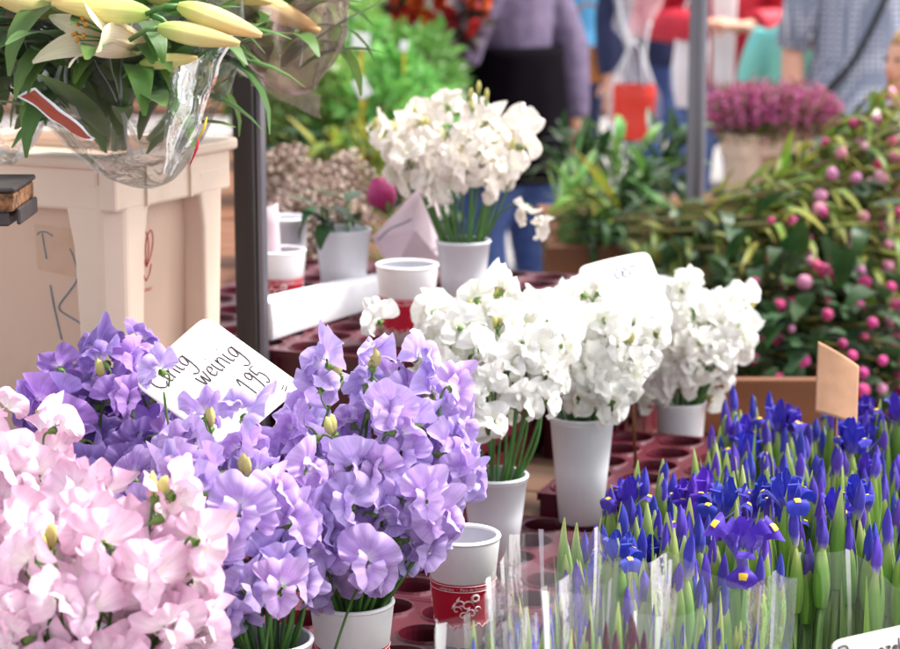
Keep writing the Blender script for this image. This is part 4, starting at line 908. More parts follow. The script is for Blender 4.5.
# ------------------------------------------------------------------ background benches
def bench(label, x0, x1, y0, y1, top, mat='wood', planks=5, th=.03, board=True):
    t = table('display_bench', label, ((x0 + x1) / 2, (y0 + y1) / 2), (x1 - x0, y1 - y0), top, 0, M_[mat], th, True, planks, 'display benches')
    if board: b = MB(); b.box((0, 0, 0), (x1 - x0 + .01, .022, .07)); b.build('front_board', M_[mat], t, T(0, -(y1 - y0) / 2 - .0115, top - .035), False, .002)
    return t
bench('brown wooden bench under the peonies', .36, 1.9, 3.55, 4.65, .58)
gz = P(600, 243, 4.95).z
bench('brown wooden bench under the green leafy bunches', P(548, 243, 4.95).x, 1.3, 4.86, 5.55, gz)
bench('low wooden shelf under the leafy bunches bench', .24, .50, 4.78, 4.84, gz - .10, planks=1, board=False)
bench('wooden bench behind the dark post under the dried flowers', -.62, -.05, 3.55, 4.3, .93, planks=4)
bench('long wooden bench under the potted plants', -1.6, -.16, 5.2, 7.2, .80, planks=6)
bench('wooden bench under the pink heather tub', .55, 1.5, 5.65, 6.3, .72, planks=4)

# peony bunches: stems to the left, buds to the right and front
def peonybud_mesh(seed, mat, r=.0165):
    rd = random.Random(seed); b = MB()
    asp = rd.uniform(.95, 1.2); sk = rd.uniform(-.25, .25); b.grid(lambda u, v: (r * (.93 + .05 * math.sin(3 * 6.283 * u + 4 * v)) * math.sin(math.pi * v) ** .9 * math.cos(6.283 * u) + sk * r * v, asp * r * (.15 + 1.0 * (1 - math.cos(math.pi * v))) - r * .2, r * (.93 + .05 * math.sin(3 * 6.283 * u + 4 * v)) * math.sin(math.pi * v) ** .9 * math.sin(6.283 * u)), 14, 8, 0, True)
    for k in range(5):
        a0 = k * 1.257 + rd.uniform(-.3, .3)
        b.grid(lambda u, v: (r * (1.0 + .03 * k) * math.sin(math.pi * (.12 + .70 * v)) * math.cos(a0 + (u - .5) * 1.7 * (1 - .4 * v)) + sk * r * v, asp * r * (.98 - 1.04 * math.cos(math.pi * (.12 + .70 * v))), r * (1.0 + .03 * k) * math.sin(math.pi * (.12 + .70 * v)) * math.sin(a0 + (u - .5) * 1.5 * (1 - .4 * v))), 5, 5, 0)
    for k in range(3):
        a0 = k * 2.1; b.grid(lambda u, v: (r * 1.12 * math.sin(math.pi * .42 * v) * math.cos(a0 + (u - .5) * 1.2 * (1 - v)), r * (.92 - 1.05 * math.cos(math.pi * .42 * v)), r * 1.12 * math.sin(math.pi * .42 * v) * math.sin(a0 + (u - .5) * 1.2 * (1 - v))), 4, 4, 1)
    return b.mesh('bud', [mat, M_['calyx']])
PB = {'m': [peonybud_mesh(i, M_['peony'], .0150 + .0015 * i) for i in range(3)], 'l': [peonybud_mesh(i + 5, M_['peonylight'], .0165 + .0015 * i) for i in range(3)]}
def peony_bunch(label, foot, head, spread, n, kind, seed, leaf='peony', nleaf=36):
    rd = random.Random(seed); foot = V(foot); head = V(head); t = thing('peony_bunch', label, 'flowers', foot, 0, 'bunches of peony buds'); ax = head - foot; L_ = ax.length; axn = ax.normalized()
    x = axn.cross(V((0, 0, 1))).normalized(); z = x.cross(axn)
    for i in range(n):
        a = 2.39996 * i + seed; r = spread * math.sqrt((i + .5) / n); off = x * r * math.cos(a) + z * r * math.sin(a) + axn * rd.uniform(-.05, .05)
        p0 = off * .45; p1 = ax * .55 + off * .5; p2 = ax + off
        b = MB(); b.tube(bez(p0, p1, p2, 6), [.0042] * 6 + [.0026], 5); b.build('stem', M_['peonystem'], t)
        d = (axn + off.normalized() * .5 + V((0, 0, .2)) + rdir(rd) * .25).normalized()
        k = kind if rd.random() < .85 else ('l' if kind == 'm' else 'm')
        link('bud', rd.choice(PB[k]), t, frame(p2, d, V((0, 0, 1)), rd.uniform(.5, .95) * (.95 if kind == 'l' else .82)))
    for i in range(12):
        a = rd.uniform(0, 6.28); off = (x * math.cos(a) + z * math.sin(a)) * spread * rd.uniform(.2, .6); b = MB(); b.tube(bez(off - axn * rd.uniform(0, .06), ax * .4 + off, ax * .8 + off * 1.2, 5), .0036, 5); b.build('stem', M_['peonystem'], t)
    for i in range(nleaf):
        a = rd.uniform(0, 6.28); q = rd.uniform(.0, 1.08); off = (x * math.cos(a) + z * math.sin(a)) * spread * rd.uniform(.3, 1.1) * (.5 + .5 * q)
        d = (axn * rd.uniform(.3, 1) + off.normalized() * .7 + rdir(rd) * .35) if leaf == 'peony' else (axn * rd.uniform(.7, 1.2) + off.normalized() * .35 + rdir(rd) * .3)
        link('leaf', rd.choice(LF[leaf if rd.random() < .8 else 'peony']), t, frame(ax * q + off, d, V((0, 0, 1)) + rdir(rd) * .3, rd.uniform(.7, 1.2)))
PEO = [ # foot px,py,d -> head px,py,d
 ((665, 330, 4.25), (745, 365, 3.75), 'm', 'dark magenta peony buds just above the white sweet peas on the stand'),
 ((700, 335, 4.3), (815, 360, 3.70), 'm', 'magenta peony buds right behind the kraft card'),
 ((740, 330, 4.3), (880, 375, 3.70), 'm', 'magenta peony buds low behind the blue irises'),
 ((668, 285, 4.35), (780, 300, 3.85), 'm', 'magenta peony buds among glossy leaves in the middle of the heap'),
 ((700, 280, 4.4), (840, 310, 3.85), 'm', 'magenta peony buds beneath the pale pink ones'),
 ((760, 285, 4.4), (900, 320, 3.85), 'm', 'magenta peony buds at the outer end of the heap'),
 ((640, 240, 4.55), (800, 245, 4.05), 'm', 'peony bunch with bare reddish stems'),
 ((655, 226, 4.55), (850, 215, 4.15), 'l', 'peony bunch with tied olive stems pointing at the pole'),
 ((700, 240, 4.6), (885, 255, 4.02), 'l', 'pale pink peony buds above the magenta ones'),
 ((700, 226, 4.6), (885, 175, 4.2), 'l', 'pale pink peony buds near the top of the heap'),
 ((750, 215, 4.6), (905, 205, 4.15), 'l', 'full pink peony buds spilling over the outer edge'),
 ((775, 195, 4.7), (855, 165, 4.35), 'm', 'topmost leafy peony bunch below the heather'),
 ((800, 170, 4.7), (895, 135, 4.35), 'l', 'topmost pale pink peony bunch below the blond hair'),
 ((780, 400, 4.2), (905, 420, 3.8), 'm', 'magenta peony buds at the bottom of the heap'),
 ((680, 390, 4.2), (790, 410, 3.8), 'm', 'dark leafy peony bunch resting on the bench'),
]
for i, (f, h, k, lab) in enumerate(PEO):
    peony_bunch(lab, P(*f), P(*h), .090, 10 if k == 'm' else 14, k, i + 3, 'peony' if i < 6 or i > 12 else 'peonyolive', 110 if i < 6 or i > 12 else 160)

# green leafy bunches
def green_bunch(label, foot, head, spread, n, leaf, seed, group, stem='stem', nst=7):
    rd = random.Random(seed); foot = V(foot); head = V(head); t = thing('leafy_bunch', label, 'foliage', foot, 0, group); ax = head - foot; axn = ax.normalized(); x = axn.cross(V((0, 0, 1))).normalized(); z = x.cross(axn)
    for i in range(nst):
        a = i * 2.4; off = (x * math.cos(a) + z * math.sin(a)) * spread * .5
        b = MB(); b.tube(bez(off * .3, ax * .5 + off * .5, ax + off, 5), [.003] * 6, 5); b.build('stem', M_[stem], t)
    for i in range(n):
        a = rd.uniform(0, 6.28); q = rd.uniform(.1, 1.0); off = (x * math.cos(a) + z * math.sin(a)) * spread * rd.uniform(.15, 1) * (.35 + .65 * q)
        link('leaf', rd.choice(LF[leaf]), t, frame(ax * q + off, axn * rd.uniform(.3, 1.1) + off.normalized() * rd.uniform(.3, 1) + rdir(rd) * .3, V((0, 0, 1)) + rdir(rd) * .4, rd.uniform(.7, 1.3)))
    return t
GB = [((560, 225, 5.1), (600, 190, 5.1), 'green', 'green bunch at the hand of the person in the apron'), ((625, 232, 5.0), (570, 205, 5.0), 'olive', 'green bunch above the bench end'), ((610, 225, 5.1), (655, 195, 5.05), 'greendark', 'dark green bunch in the middle of the bench'),
      ((690, 228, 5.05), (640, 215, 5.0), 'green', 'green bunch leaning on the pole foot'), ((580, 180, 5.4), (570, 150, 5.35), 'greendark', 'upright dark green bunch behind the apron'), ((620, 185, 5.4), (625, 155, 5.35), 'green', 'upright green bunch below the red bag'),
      ((665, 185, 5.4), (660, 158, 5.35), 'greendark', 'upright dark green bunch beside the pole'), ((560, 236, 4.95), (620, 226, 4.95), 'greendark', 'low dark bunch lying along the bench board')]
for i, (f, h, l, lab) in enumerate(GB): green_bunch(lab, P(*f), P(*h), .10, 52, l, 40 + i, 'green bunches on the bench')
GL2 = [((330, 175, 5.3), (290, 145, 5.2), 'greendark', 'dark green bunch beneath the pink cellophane'), ((360, 190, 5.2), (330, 140, 5.2), 'olive', 'olive bunch behind the dried flowers'), ((390, 205, 5.2), (362, 170, 5.2), 'olive', 'olive bunch behind the cream sweet peas'), ((420, 195, 5.3), (400, 160, 5.3), 'greendark', 'dark bunch behind the cream sweet peas'),
       ((300, 165, 5.6), (310, 120, 5.6), 'green', 'green bunch behind the pink cellophane bottom'), ((440, 215, 5.3), (415, 205, 5.2), 'greendark', 'low dark bunch behind the folded paper')]
for i, (f, h, l, lab) in enumerate(GL2): green_bunch(lab, P(*f), P(*h), .10, 50, l, 60 + i, 'loose bunches behind the dark post')

# dried limonium heap: thousands of tiny flowers, one mass per bunch
def dried(label, foot, head, spread, n, seed, cols, size=.004, cat='flowers', name='dried_flower_bunch', stems=16, group='dried flower bunches'):
    rd = random.Random(seed); foot = V(foot); ax = V(head) - foot; t = thing(name, label, cat, foot, 0, group); axn = ax.normalized(); x = axn.cross(V((0, 0, 1))).normalized(); z = x.cross(axn); b = MB(); s = MB()
    for i in range(stems):
        a = i * 2.4; off = (x * math.cos(a) + z * math.sin(a)) * spread * math.sqrt((i + .5) / stems); s.tube(bez(off * .2, ax * .6 + off * .5, ax + off, 5), .0015, 4)
    for i in range(n):
        a = rd.uniform(0, 6.28); r = spread * math.sqrt(rd.random()); q = 1 - .55 * rd.random() ** 1.3; p = ax * q + (x * math.cos(a) + z * math.sin(a)) * r * (.4 + .6 * q) + axn * spread * .5 * (1 - (r / spread) ** 2); d = rdir(rd); e = d.cross(rdir(rd)).normalized(); f = d.cross(e); k = size * rd.uniform(.6, 1.4)
        b.add([p + e * k, p + f * k, p - e * k, p - f * k, p + d * k], [(0, 1, 4), (1, 2, 4), (2, 3, 4), (3, 0, 4)], rd.randrange(len(cols)))
    fo = b.build('blossom', cols, t, None, False); fo['kind'] = 'stuff'; s.build('stems', M_['peonystem'], t); return t
M_['dry'] = plain('dried_beige', (208, 190, 176), .9, .1, transl=.2); M_['dry2'] = plain('dried_mauve', (150, 118, 116), .9, .1, transl=.2); M_['dry3'] = plain('dried_brown', (122, 98, 74), .9, .1)
for i, (f, h, lab) in enumerate([((400, 262, 3.75), (300, 205, 3.65), 'beige dried flowers above the vase by the post'), ((420, 245, 3.85), (330, 190, 3.8), 'beige dried flowers behind the leafy vase'), ((350, 245, 3.9), (272, 180, 3.8), 'mauve brown dried flowers beside the dark post'), ((330, 262, 3.7), (290, 232, 3.6), 'low beige dried flowers behind the rolled paper')]):
    dried(lab, P(*f), P(*h), .085, 2600, i, [M_['dry'], M_['dry2'], M_['dry3'], M_['dry']])

# heather tub
M_['heath'] = plain('heather_pink', (214, 104, 166), .7, .15, transl=.25); M_['heath2'] = plain('heather_mauve', (172, 70, 126), .7, .15, transl=.2); M_['heath3'] = plain('heather_pale', (222, 150, 190), .7, .1, transl=.25)
hk = P(745, 180, 5.75); ht = P(745, 136, 5.75).z - .722
tub('tall beige tub on the bench holding pink heather', (P(742, 160, 5.75).x, P(742, 160, 5.75).y, .722), R(28), .24, .11, ht)
hb = thing('heather_bunch', 'dense pink heather filling the tub beside the pole', 'flowers', V((P(770, 136, 5.85).x, P(770, 136, 5.85).y, .722 + ht)))
b = MB(); rd = random.Random(77); sp_ = MB()
for i in range(260):
    cx, cy = rd.uniform(-.19, .19), rd.uniform(-.12, .10); hgt = .135 * (1 - (cx / .23) ** 4) * rd.uniform(.6, 1.1); top = V((cx * 1.05, cy, hgt)); 
    sp_.tube([V((cx * .5, cy * .5, -.02)), top * .6, top], .001, 3)
    for j in range(30):
        q = rd.random() ** .6; p = V((cx * (.75 + .3 * q), cy, -.02 + (hgt + .02) * q)) + rdir(rd) * .010; d = rdir(rd); e = d.cross(rdir(rd)).normalized(); f = d.cross(e); k = rd.uniform(.003, .0065)
        b.add([p + e * k, p + f * k, p - e * k, p - f * k, p + d * k], [(0, 1, 4), (1, 2, 4), (2, 3, 4), (3, 0, 4)], rd.choice((0, 0, 1, 1, 2, 3)) if q > .4 else rd.choice((3, 1, 3)))
o = b.build('blossom', [M_['heath'], M_['heath2'], M_['heath3'], M_['leafolive']], hb, None, False); o['kind'] = 'stuff'; sp_.build('stems', M_['peonystem'], hb)

# galvanised pole
pp = P(695, 190, 4.78); t = thing('canopy_pole', 'round grey metal canopy pole between leafy bunches and heather', 'pole', (pp.x, pp.y, 0)); b = MB(); b.lathe([(.021, .008), (.021, 2.6)], 24); b.build('tube', M_['metal'], t)
b = MB(); b.lathe([(.001, .008), (.07, .008), (.07, 0)], 24); b.build('foot_plate', M_['metaldark'], t)
b = MB(); b.lathe([(.023, 1.9), (.026, 1.905), (.026, 1.95), (.023, 1.955)], 24); b.build('collar', M_['metaldark'], t)

# potted plants at the back left, bright green, with white tags on yellow sticks
M_['pot'] = plain('terracotta_pot', (150, 84, 60), .8, .15, 30); M_['tagw'] = plain('white_plant_tag', (245, 245, 245), .4, .02); M_['yel'] = plain('yellow_stick', (220, 196, 60), .5, .05)
M_['orangef'] = plain('orange_blossom', (222, 96, 40), .6, .1, transl=.3); M_['redf'] = plain('red_blossom', (196, 44, 44), .6, .1, transl=.3); M_['whitef'] = plain('white_blossom', (240, 238, 236), .6, .05, transl=.3); M_['violf'] = plain('violet_blossom', (150, 110, 180), .6, .1, transl=.3)
def shrub(label, base, r, h, n, leafmat, flower, nfl, seed, group='potted plants at the back', leafsize=.022, cat='plant'):
    rd = random.Random(seed); t = thing('potted_plant', label, cat, base, 0, group)
    b = MB(); b.lathe([(.001, .004), (r * .32, .0), (r * .45, .11), (r * .5, .112), (r * .5, .135), (r * .44, .135), (r * .42, .11), (.001, .105)], 20); b.build('pot', M_['pot'], t)
    b = MB()
    for i in range(n):
        d = rdir(rd); q = rd.uniform(.35, 1) ** .6; p = V((d.x * r * q, d.y * r * q, .12 + h * .5 + d.z * h * .5 * q)); p += noise.noise_vector(p * 9 + V((seed, 0, 0))) * r * .35
        y = (d + rdir(rd) * .9).normalized(); x = y.cross(rdir(rd)).normalized(); k = leafsize * rd.uniform(.6, 1.4)
        b.add([p, p + y * k + x * k * .4, p + y * k * 2, p + y * k - x * k * .4], [(0, 1, 2, 3)], 0, [(.5, 0), (1, .5), (.5, 1), (0, .5)])
    for i in range(nfl):
        d = rdir(rd); d.z = abs(d.z); p = V((d.x * r * 1.02, d.y * r * 1.02, .12 + h * .5 + d.z * h * .55)); 
        for j in range(5): 
            e = rdir(rd); f = e.cross(rdir(rd)).normalized(); k = .018; b.add([p, p + e * k + f * k * .5, p + e * k * 1.4, p + e * k - f * k * .5], [(0, 1, 2, 3)], 1)
    o = b.build('foliage', [M_[leafmat], M_[flower or leafmat]], t, None, False); o['kind'] = 'stuff'
    b = MB()
    for j in range(4):
        a = j * 1.57 + .4; b.tube([V((0, 0, .10)), V((r * .25 * math.cos(a), r * .25 * math.sin(a), .12 + h * .4)), V((r * .5 * math.cos(a), r * .5 * math.sin(a), .12 + h * .75))], [.005, .004, .002], 5)
    b.build('stem', M_['peonystem'], t)
    return t
POTS = [(285, 100, 5.6, .13, .22, 'leaf', None, 0, 'green potted plant behind the pink cellophane'), (345, 115, 5.7, .14, .24, 'leaflight', None, 0, 'light green potted plant with a white tag beside it'), (395, 110, 5.6, .14, .24, 'leaflight', None, 0, 'light green potted plant behind the cream sweet peas'),
        (310, 70, 6.4, .16, .26, 'leaflight', 'redf', 4, 'light green potted plant with few red blossoms'), (365, 75, 6.4, .16, .28, 'leaflight', 'redf', 3, 'light green potted plant under the held bouquet'), (415, 80, 6.3, .15, .26, 'leaf', None, 0, 'green potted plant beside the apron'),
        (280, 40, 6.9, .17, .28, 'leaf', 'violf', 6, 'green potted plant with violet blossoms'), (335, 38, 6.95, .17, .30, 'leaflight', 'orangef', 5, 'light green potted plant with orange blossoms'), (390, 35, 6.9, .17, .30, 'leaflight', 'whitef', 6, 'light green potted plant with white blossoms')]
for i, (px, py, d, r, h, lm, fl, nf_, lab) in enumerate(POTS):
    p = P(px, py, d); shrub(lab, (p.x, p.y, .802), r, max(.16, (p.z - .80) * 1.1), 900, lm, fl, nf_, i + 5)
def plant_tag(label, px, py, d, zb, w=.05, h=.055, tilt=.2):
    p = P(px, py, d); t = thing('plant_tag', label, 'tag', (p.x, p.y, zb), 0, 'white plant tags'); hz = p.z - zb
    b = MB(); b.box((0, 0, 0), (w, .003, h)); b.build('card', M_['tagw'], t, T(0, -.004, hz) @ Matrix.Rotation(tilt, 4, 'Y'), False, .001)
    b = MB(); b.box((0, 0, (hz - h * .4) / 2), (.008, .004, hz - h * .4)); b.build('stick', M_['yel'], t, None, False)
plant_tag('square white tag on a yellow stick above the light green plant', 361, 41, 5.45, .802, .045, .042, .1); plant_tag('slanted white tag on a yellow stick near the pink cellophane', 362, 88, 5.42, .802, .035, .05, -.5)
plant_tag('small white tag beside the held bouquet', 404, 46, 5.5, .802, .022, .026, .2); plant_tag('white tag low beside the apron', 442, 98, 5.5, .802, .03, .03, .3)

# far stalls across the street
def far_stall(label, x0, x1, y, z, cols, seed, mat='wood'):
    t = table('far_stall_table', label, ((x0 + x1) / 2, y), (x1 - x0, .9), z, 0, M_[mat], .05, True, 3, 'stalls across the street'); rd = random.Random(seed); n = int((x1 - x0) / .42)
    for i in range(n):
        k = cols[i % len(cols)]; v_ = i // len(cols); shrub(('', 'tall ', 'low wide ')[v_ % 3] + k[2] + ' on the stall of ' + label.split(' of ')[-1], (x0 + .25 + i * .42, y + rd.uniform(-.2, .2), z), (.2, .17, .23)[v_ % 3], (.34, .46, .24)[v_ % 3], 420, k[0], k[1], k[3], seed * 10 + i, 'plants on the far stalls', .035)
far_stall('far stall table of orange flowers', .5, 2.2, 12.0, .50, [('leaflight', 'orangef', 'bright green plant with orange red blossoms', 26), ('leaf', 'redf', 'green plant with red blossoms', 22)], 3)
far_stall('far stall table of mixed plants', -3.6, -.4, 11.5, .55, [('leaflight', 'whitef', 'light plant with white blossoms', 16), ('leaf', 'violf', 'green plant with violet blossoms', 16), ('leaflight', None, 'plain light green plant', 0)], 5)
far_stall('far stall table of low greenery', 2.6, 5.2, 12.5, .50, [('leaf', 'whitef', 'green plant dotted white', 18), ('leaflight', 'violf', 'light plant dotted violet', 12)], 7)
M_['plaster'] = plain('pale_plaster', (206, 202, 198), .85, .06, 2); M_['plinth'] = plain('grey_stone_plinth', (140, 136, 134), .85, .1, 3); M_['glassd'] = plain('shop_glass', (60, 70, 78), .08, .05, spec=.8)
t = thing('shop_building', 'pale plastered shop front across the street', 'building', (0, 24, 0))
b = MB(); b.box((0, 0, .35), (40, .5, .7)); b.build('plinth', M_['plinth'], t, None, False); b = MB(); b.box((0, .1, 4.2), (40, .4, 7)); b.build('wall', M_['plaster'], t, None, False)
for i in range(10):
    x = -18 + i * 4; b = MB(); b.box((x, -.14, 2.0), (2.6, .06, 2.2)); w_ = b.build('window', M_['glassd'], t, None, False)
    b = MB()
    for q in (-1.33, 0, 1.33): b.box((x + q, -.17, 2.0), (.08, .08, 2.3))
    b.box((x, -.17, .88), (2.8, .12, .08)); b.box((x, -.17, 3.14), (2.8, .1, .08)); b.build('frame', M_['tagw'], w_, None, False)
print('background ok')
# ------------------------------------------------------------------ people
M_['skin'] = plain('skin', (226, 168, 142), .55, .06, 20); M_['jeans'] = plain('blue_denim', (66, 86, 138), .85, .15, 60, rgb2=(48, 64, 112)); M_['jeanmid'] = plain('mid_denim', (72, 94, 148), .85, .15, 40, rgb2=(52, 72, 124)); M_['jeanlight'] = plain('washed_denim', (104, 128, 176), .85, .15, 40, rgb2=(74, 96, 148))
M_['jacket'] = plain('mauve_grey_cloth', (112, 96, 122), .8, .12, 30, rgb2=(84, 72, 98)); M_['apron'] = plain('black_apron_cloth', (12, 7, 14), .9, .15, 20, spec=.05); M_['redj'] = plain('red_jacket_cloth', (196, 36, 58), .6, .1, 15); M_['navy'] = plain('navy_cloth', (34, 42, 78), .8, .1, 20)
M_['whitec'] = plain('white_cloth', (236, 234, 236), .8, .03, 10); M_['turq'] = plain('turquoise_tee', (110, 208, 214), .8, .08, 5, rgb2=(140, 212, 190)); M_['hairb'] = plain('blond_hair', (196, 150, 96), .5, .25, 60, stretch=(1, 1, .1)); M_['hairbr'] = plain('brown_hair', (92, 60, 40), .5, .25, 60, stretch=(1, 1, .1))
M_['shoe'] = plain('dark_shoe', (40, 36, 40), .6, .1); M_['camel'] = plain('camel_leather', (190, 122, 62), .5, .12, 10); M_['sky_c'] = plain('light_blue_cloth', (92, 170, 220), .8, .06); M_['beige'] = plain('beige_trousers', (214, 204, 186), .85, .06); M_['blackst'] = plain('black_strap', (28, 26, 32), .6, .05); M_['pinkc'] = plain('pink_cloth', (214, 120, 140), .8, .08)
M_['eye'] = plain('eye_dark', (40, 30, 28), .2, .02); M_['lip'] = plain('lip', (180, 92, 90), .5, .05); M_['redbag'] = plain('red_plastic_bag', (232, 74, 58), .35, .06, 8, transl=.3); M_['whitebag'] = plain('white_plastic_bag', (244, 244, 246), .3, .03, 8, transl=.4)
def dress_mat():
    m, nt, out = newmat('grey_dotted_dress'); N = nt.nodes; L = nt.links; b = N.new('ShaderNodeBsdfPrincipled'); b.inputs['Roughness'].default_value = .85
    tc = N.new('ShaderNodeTexCoord'); vo = N.new('ShaderNodeTexVoronoi'); vo.inputs['Scale'].default_value = 48; vo.inputs['Randomness'].default_value = .1; rp = N.new('ShaderNodeValToRGB'); rp.color_ramp.elements[0].color = lin((196, 198, 210)); rp.color_ramp.elements[1].color = lin((124, 130, 150)); rp.color_ramp.elements[0].position = .3; rp.color_ramp.elements[1].position = .42
    L.new(tc.outputs['Object'], vo.inputs['Vector']); L.new(vo.outputs['Distance'], rp.inputs[0]); L.new(rp.outputs[0], b.inputs['Base Color']); L.new(b.outputs[0], out.inputs['Surface']); return m
M_['dress'] = dress_mat()
def ell(c, rx, ry, rz=0, n=16): return [V(c) + V((rx * math.cos(2 * math.pi * k / n), ry * math.sin(2 * math.pi * k / n), 0)) for k in range(n)]
def remesh(o, vox, smooth=4):
    md = o.modifiers.new('r', 'REMESH'); md.mode = 'VOXEL'; md.voxel_size = vox; md.use_smooth_shade = True
    ms = o.modifiers.new('m', 'SMOOTH'); ms.iterations = smooth; ms.factor = .5
    dg = bpy.context.evaluated_depsgraph_get(); me = bpy.data.meshes.new_from_object(o.evaluated_get(dg)); old = o.data; o.modifiers.clear(); o.data = me; bpy.data.meshes.remove(old)
    me.polygons.foreach_set('use_smooth', [True] * len(me.polygons))
def hand(b, w, d, s, thumb_side, curl=.5):
    d = V(d).normalized(); up = V((0, 0, 1)) if abs(d.z) < .8 else V((0, 1, 0)); x = d.cross(up).normalized(); n = x.cross(d)
    b.tube([w, w + d * .045 * s, w + d * .085 * s], [.030 * s, .040 * s, .038 * s], 10, flat=.55)
    for i, (o_, l) in enumerate(((-.030, .064), (-.010, .074), (.010, .070), (.029, .054))):
        p = w + d * .08 * s + x * o_ * s; b.tube([p, p + (d * .55 - n * curl * .3).normalized() * l * .5 * s, p + (d * .75 - n * curl).normalized() * l * .95 * s], [.0105 * s, .0098 * s, .0075 * s], 6)
    p = w + d * .025 * s + x * thumb_side * .03 * s; b.tube([p, p + (d * .6 + x * thumb_side * .7).normalized() * .035 * s, p + (d * .9 + x * thumb_side * .45).normalized() * .065 * s], [.013 * s, .0115 * s, .009 * s], 6)
def person(label, xy, face, H, pose, cloth, hair='hairbr', longhair=False):
    """local frame: +y forward, +x the person's right. pose: elbow / wrist / knee / ankle points for R and L in units of height"""
    t = thing('person', label, 'person', (xy[0], xy[1], 0), face); s = H; J = lambda p: V(p) * s
    sh = {1: J((.115, 0, .815)), -1: J((-.115, 0, .815))}; hp = {1: J((.052, 0, .52)), -1: J((-.052, 0, .52))}
    el = {1: J(pose['elR']), -1: J(pose['elL'])}; wr = {1: J(pose['wrR']), -1: J(pose['wrL'])}; kn = {1: J(pose.get('knR', (.058, .01, .285))), -1: J(pose.get('knL', (-.058, .01, .285)))}; an = {1: J(pose.get('anR', (.06, -.01, .045))), -1: J(pose.get('anL', (-.06, -.01, .045)))}
    b = MB(); tor = [(.49, .088, .062), (.53, .098, .068), (.58, .090, .064), (.64, .082, .058), (.72, .094, .064), (.78, .106, .062), (.82, .090, .052), (.845, .045, .04), (.875, .034, .036), (.90, .034, .04)]
    b.rings([ell((0, 0, z * s), rx * s, ry * s) for z, rx, ry in tor]); hy = .012 * s
    b.rings([ell((0, hy + o_ * s, z * s), rx * s, ry * s) for z, rx, ry, o_ in ((.868, .018, .018, .022), (.878, .030, .036, .014), (.895, .040, .048, .006), (.92, .044, .054, .002), (.945, .046, .057, 0), (.97, .042, .052, -.002), (.99, .028, .034, -.004), (1.0, .006, .008, -.004))])
    b.tube([V((0, hy + .050 * s, .942 * s)), V((0, hy + .064 * s, .921 * s)), V((0, hy + .052 * s, .915 * s))], [.006 * s, .010 * s, .008 * s], 6)
    for k in (1, -1):
        b.tube([V((k * .044 * s, hy - .004 * s, .915 * s)), V((k * .050 * s, hy - .006 * s, .93 * s)), V((k * .047 * s, hy - .004 * s, .947 * s))], [.006 * s, .010 * s, .007 * s], 6, flat=.6)
        b.tube([sh[k], sh[k].lerp(el[k], .5), el[k], el[k].lerp(wr[k], .35), wr[k]], [.033 * s, .029 * s, .024 * s, .025 * s, .017 * s], 10)
        hand(b, wr[k], pose.get('hdR' if k == 1 else 'hdL', wr[k] - el[k]), min(1, s / 1.7 + .12), pose.get('th', 1) * k, pose.get('curl', .5))
        b.tube([hp[k], hp[k].lerp(kn[k], .5), kn[k], kn[k].lerp(an[k], .35), an[k]], [.056 * s, .048 * s, .034 * s, .034 * s, .021 * s], 12)
        b.tube([an[k] + V((0, -.03 * s, -.02 * s)), an[k] + V((0, .04 * s, -.028 * s)), an[k] + V((0, .10 * s, -.034 * s))], [.022 * s, .024 * s, .016 * s], 8)
    o = b.build('body', M_['skin'], t); remesh(o, .011 if H > 1.4 else .009)
    for k in (1, -1):
        b = MB(); b.rings([ell((k * .018 * s, hy + .0525 * s, (.944 + q) * s), r * s, r * s * .5, n=8) for q, r in ((-.005, .002), (-.002, .007), (.002, .007), (.005, .002))]); b.build('eye', M_['eye'], t)
        b = MB(); b.tube([an[k] + V((0, -.045 * s, -.024 * s)), an[k] + V((0, .03 * s, -.026 * s)), an[k] + V((0, .115 * s, -.03 * s))], [.026 * s, .030 * s, .022 * s], 10, flat=1.0); sh_ = b.build('shoe', M_[cloth.get('shoe', 'shoe')], t)
    b = MB(); b.tube([V((-.016 * s, hy + .050 * s, .900 * s)), V((0, hy + .056 * s, .899 * s)), V((.016 * s, hy + .050 * s, .900 * s))], [.002 * s, .005 * s, .002 * s], 6); b.build('mouth', M_['lip'], t)
    b = MB(); b.rings([ell((0, hy - (.008 + .006 * (z < .94)) * s, z * s), rx * s, ry * s) for z, rx, ry in (((.80, .046, .030),) if longhair else ()) + ((.885, .040, .030), (.92, .047, .046), (.95, .050, .054), (.975, .047, .054), (1.0, .034, .040), (1.012, .008, .01))]); o = b.build('hair', M_[hair], t)
    seed = sum(map(ord, label)); ph = seed % 7
    def fold(p, a=.008): return p + noise.noise_vector(V((p.x * 9, p.y * 9, p.z * 5 + ph))) * a
    if cloth.get('legs'):
        b = MB(); b.rings([ell((0, 0, z * s), rx * s, ry * s) for z, rx, ry in ((.47, .10, .074), (.52, .108, .078), (.575, .098, .072))])
        for k in (1, -1):
            dn = an[k] + V((0, 0, -.01 * s)); pts = [hp[k] + V((0, 0, .02 * s)), hp[k].lerp(kn[k], .33), hp[k].lerp(kn[k], .66), kn[k], kn[k].lerp(dn, .33), kn[k].lerp(dn, .66), dn]; lw = cloth.get('lw', 1)
            b.tube(pts, [.062 * s * lw, .060 * s * lw, .050 * s * lw, .044 * s * lw, .043 * s * lw, .039 * s * lw, .036 * s * lw], 14)
        b.v = [tuple(fold(V(p))) for p in b.v]; o = b.build('trousers', M_[cloth['legs']], t); remesh(o, .013, 3)
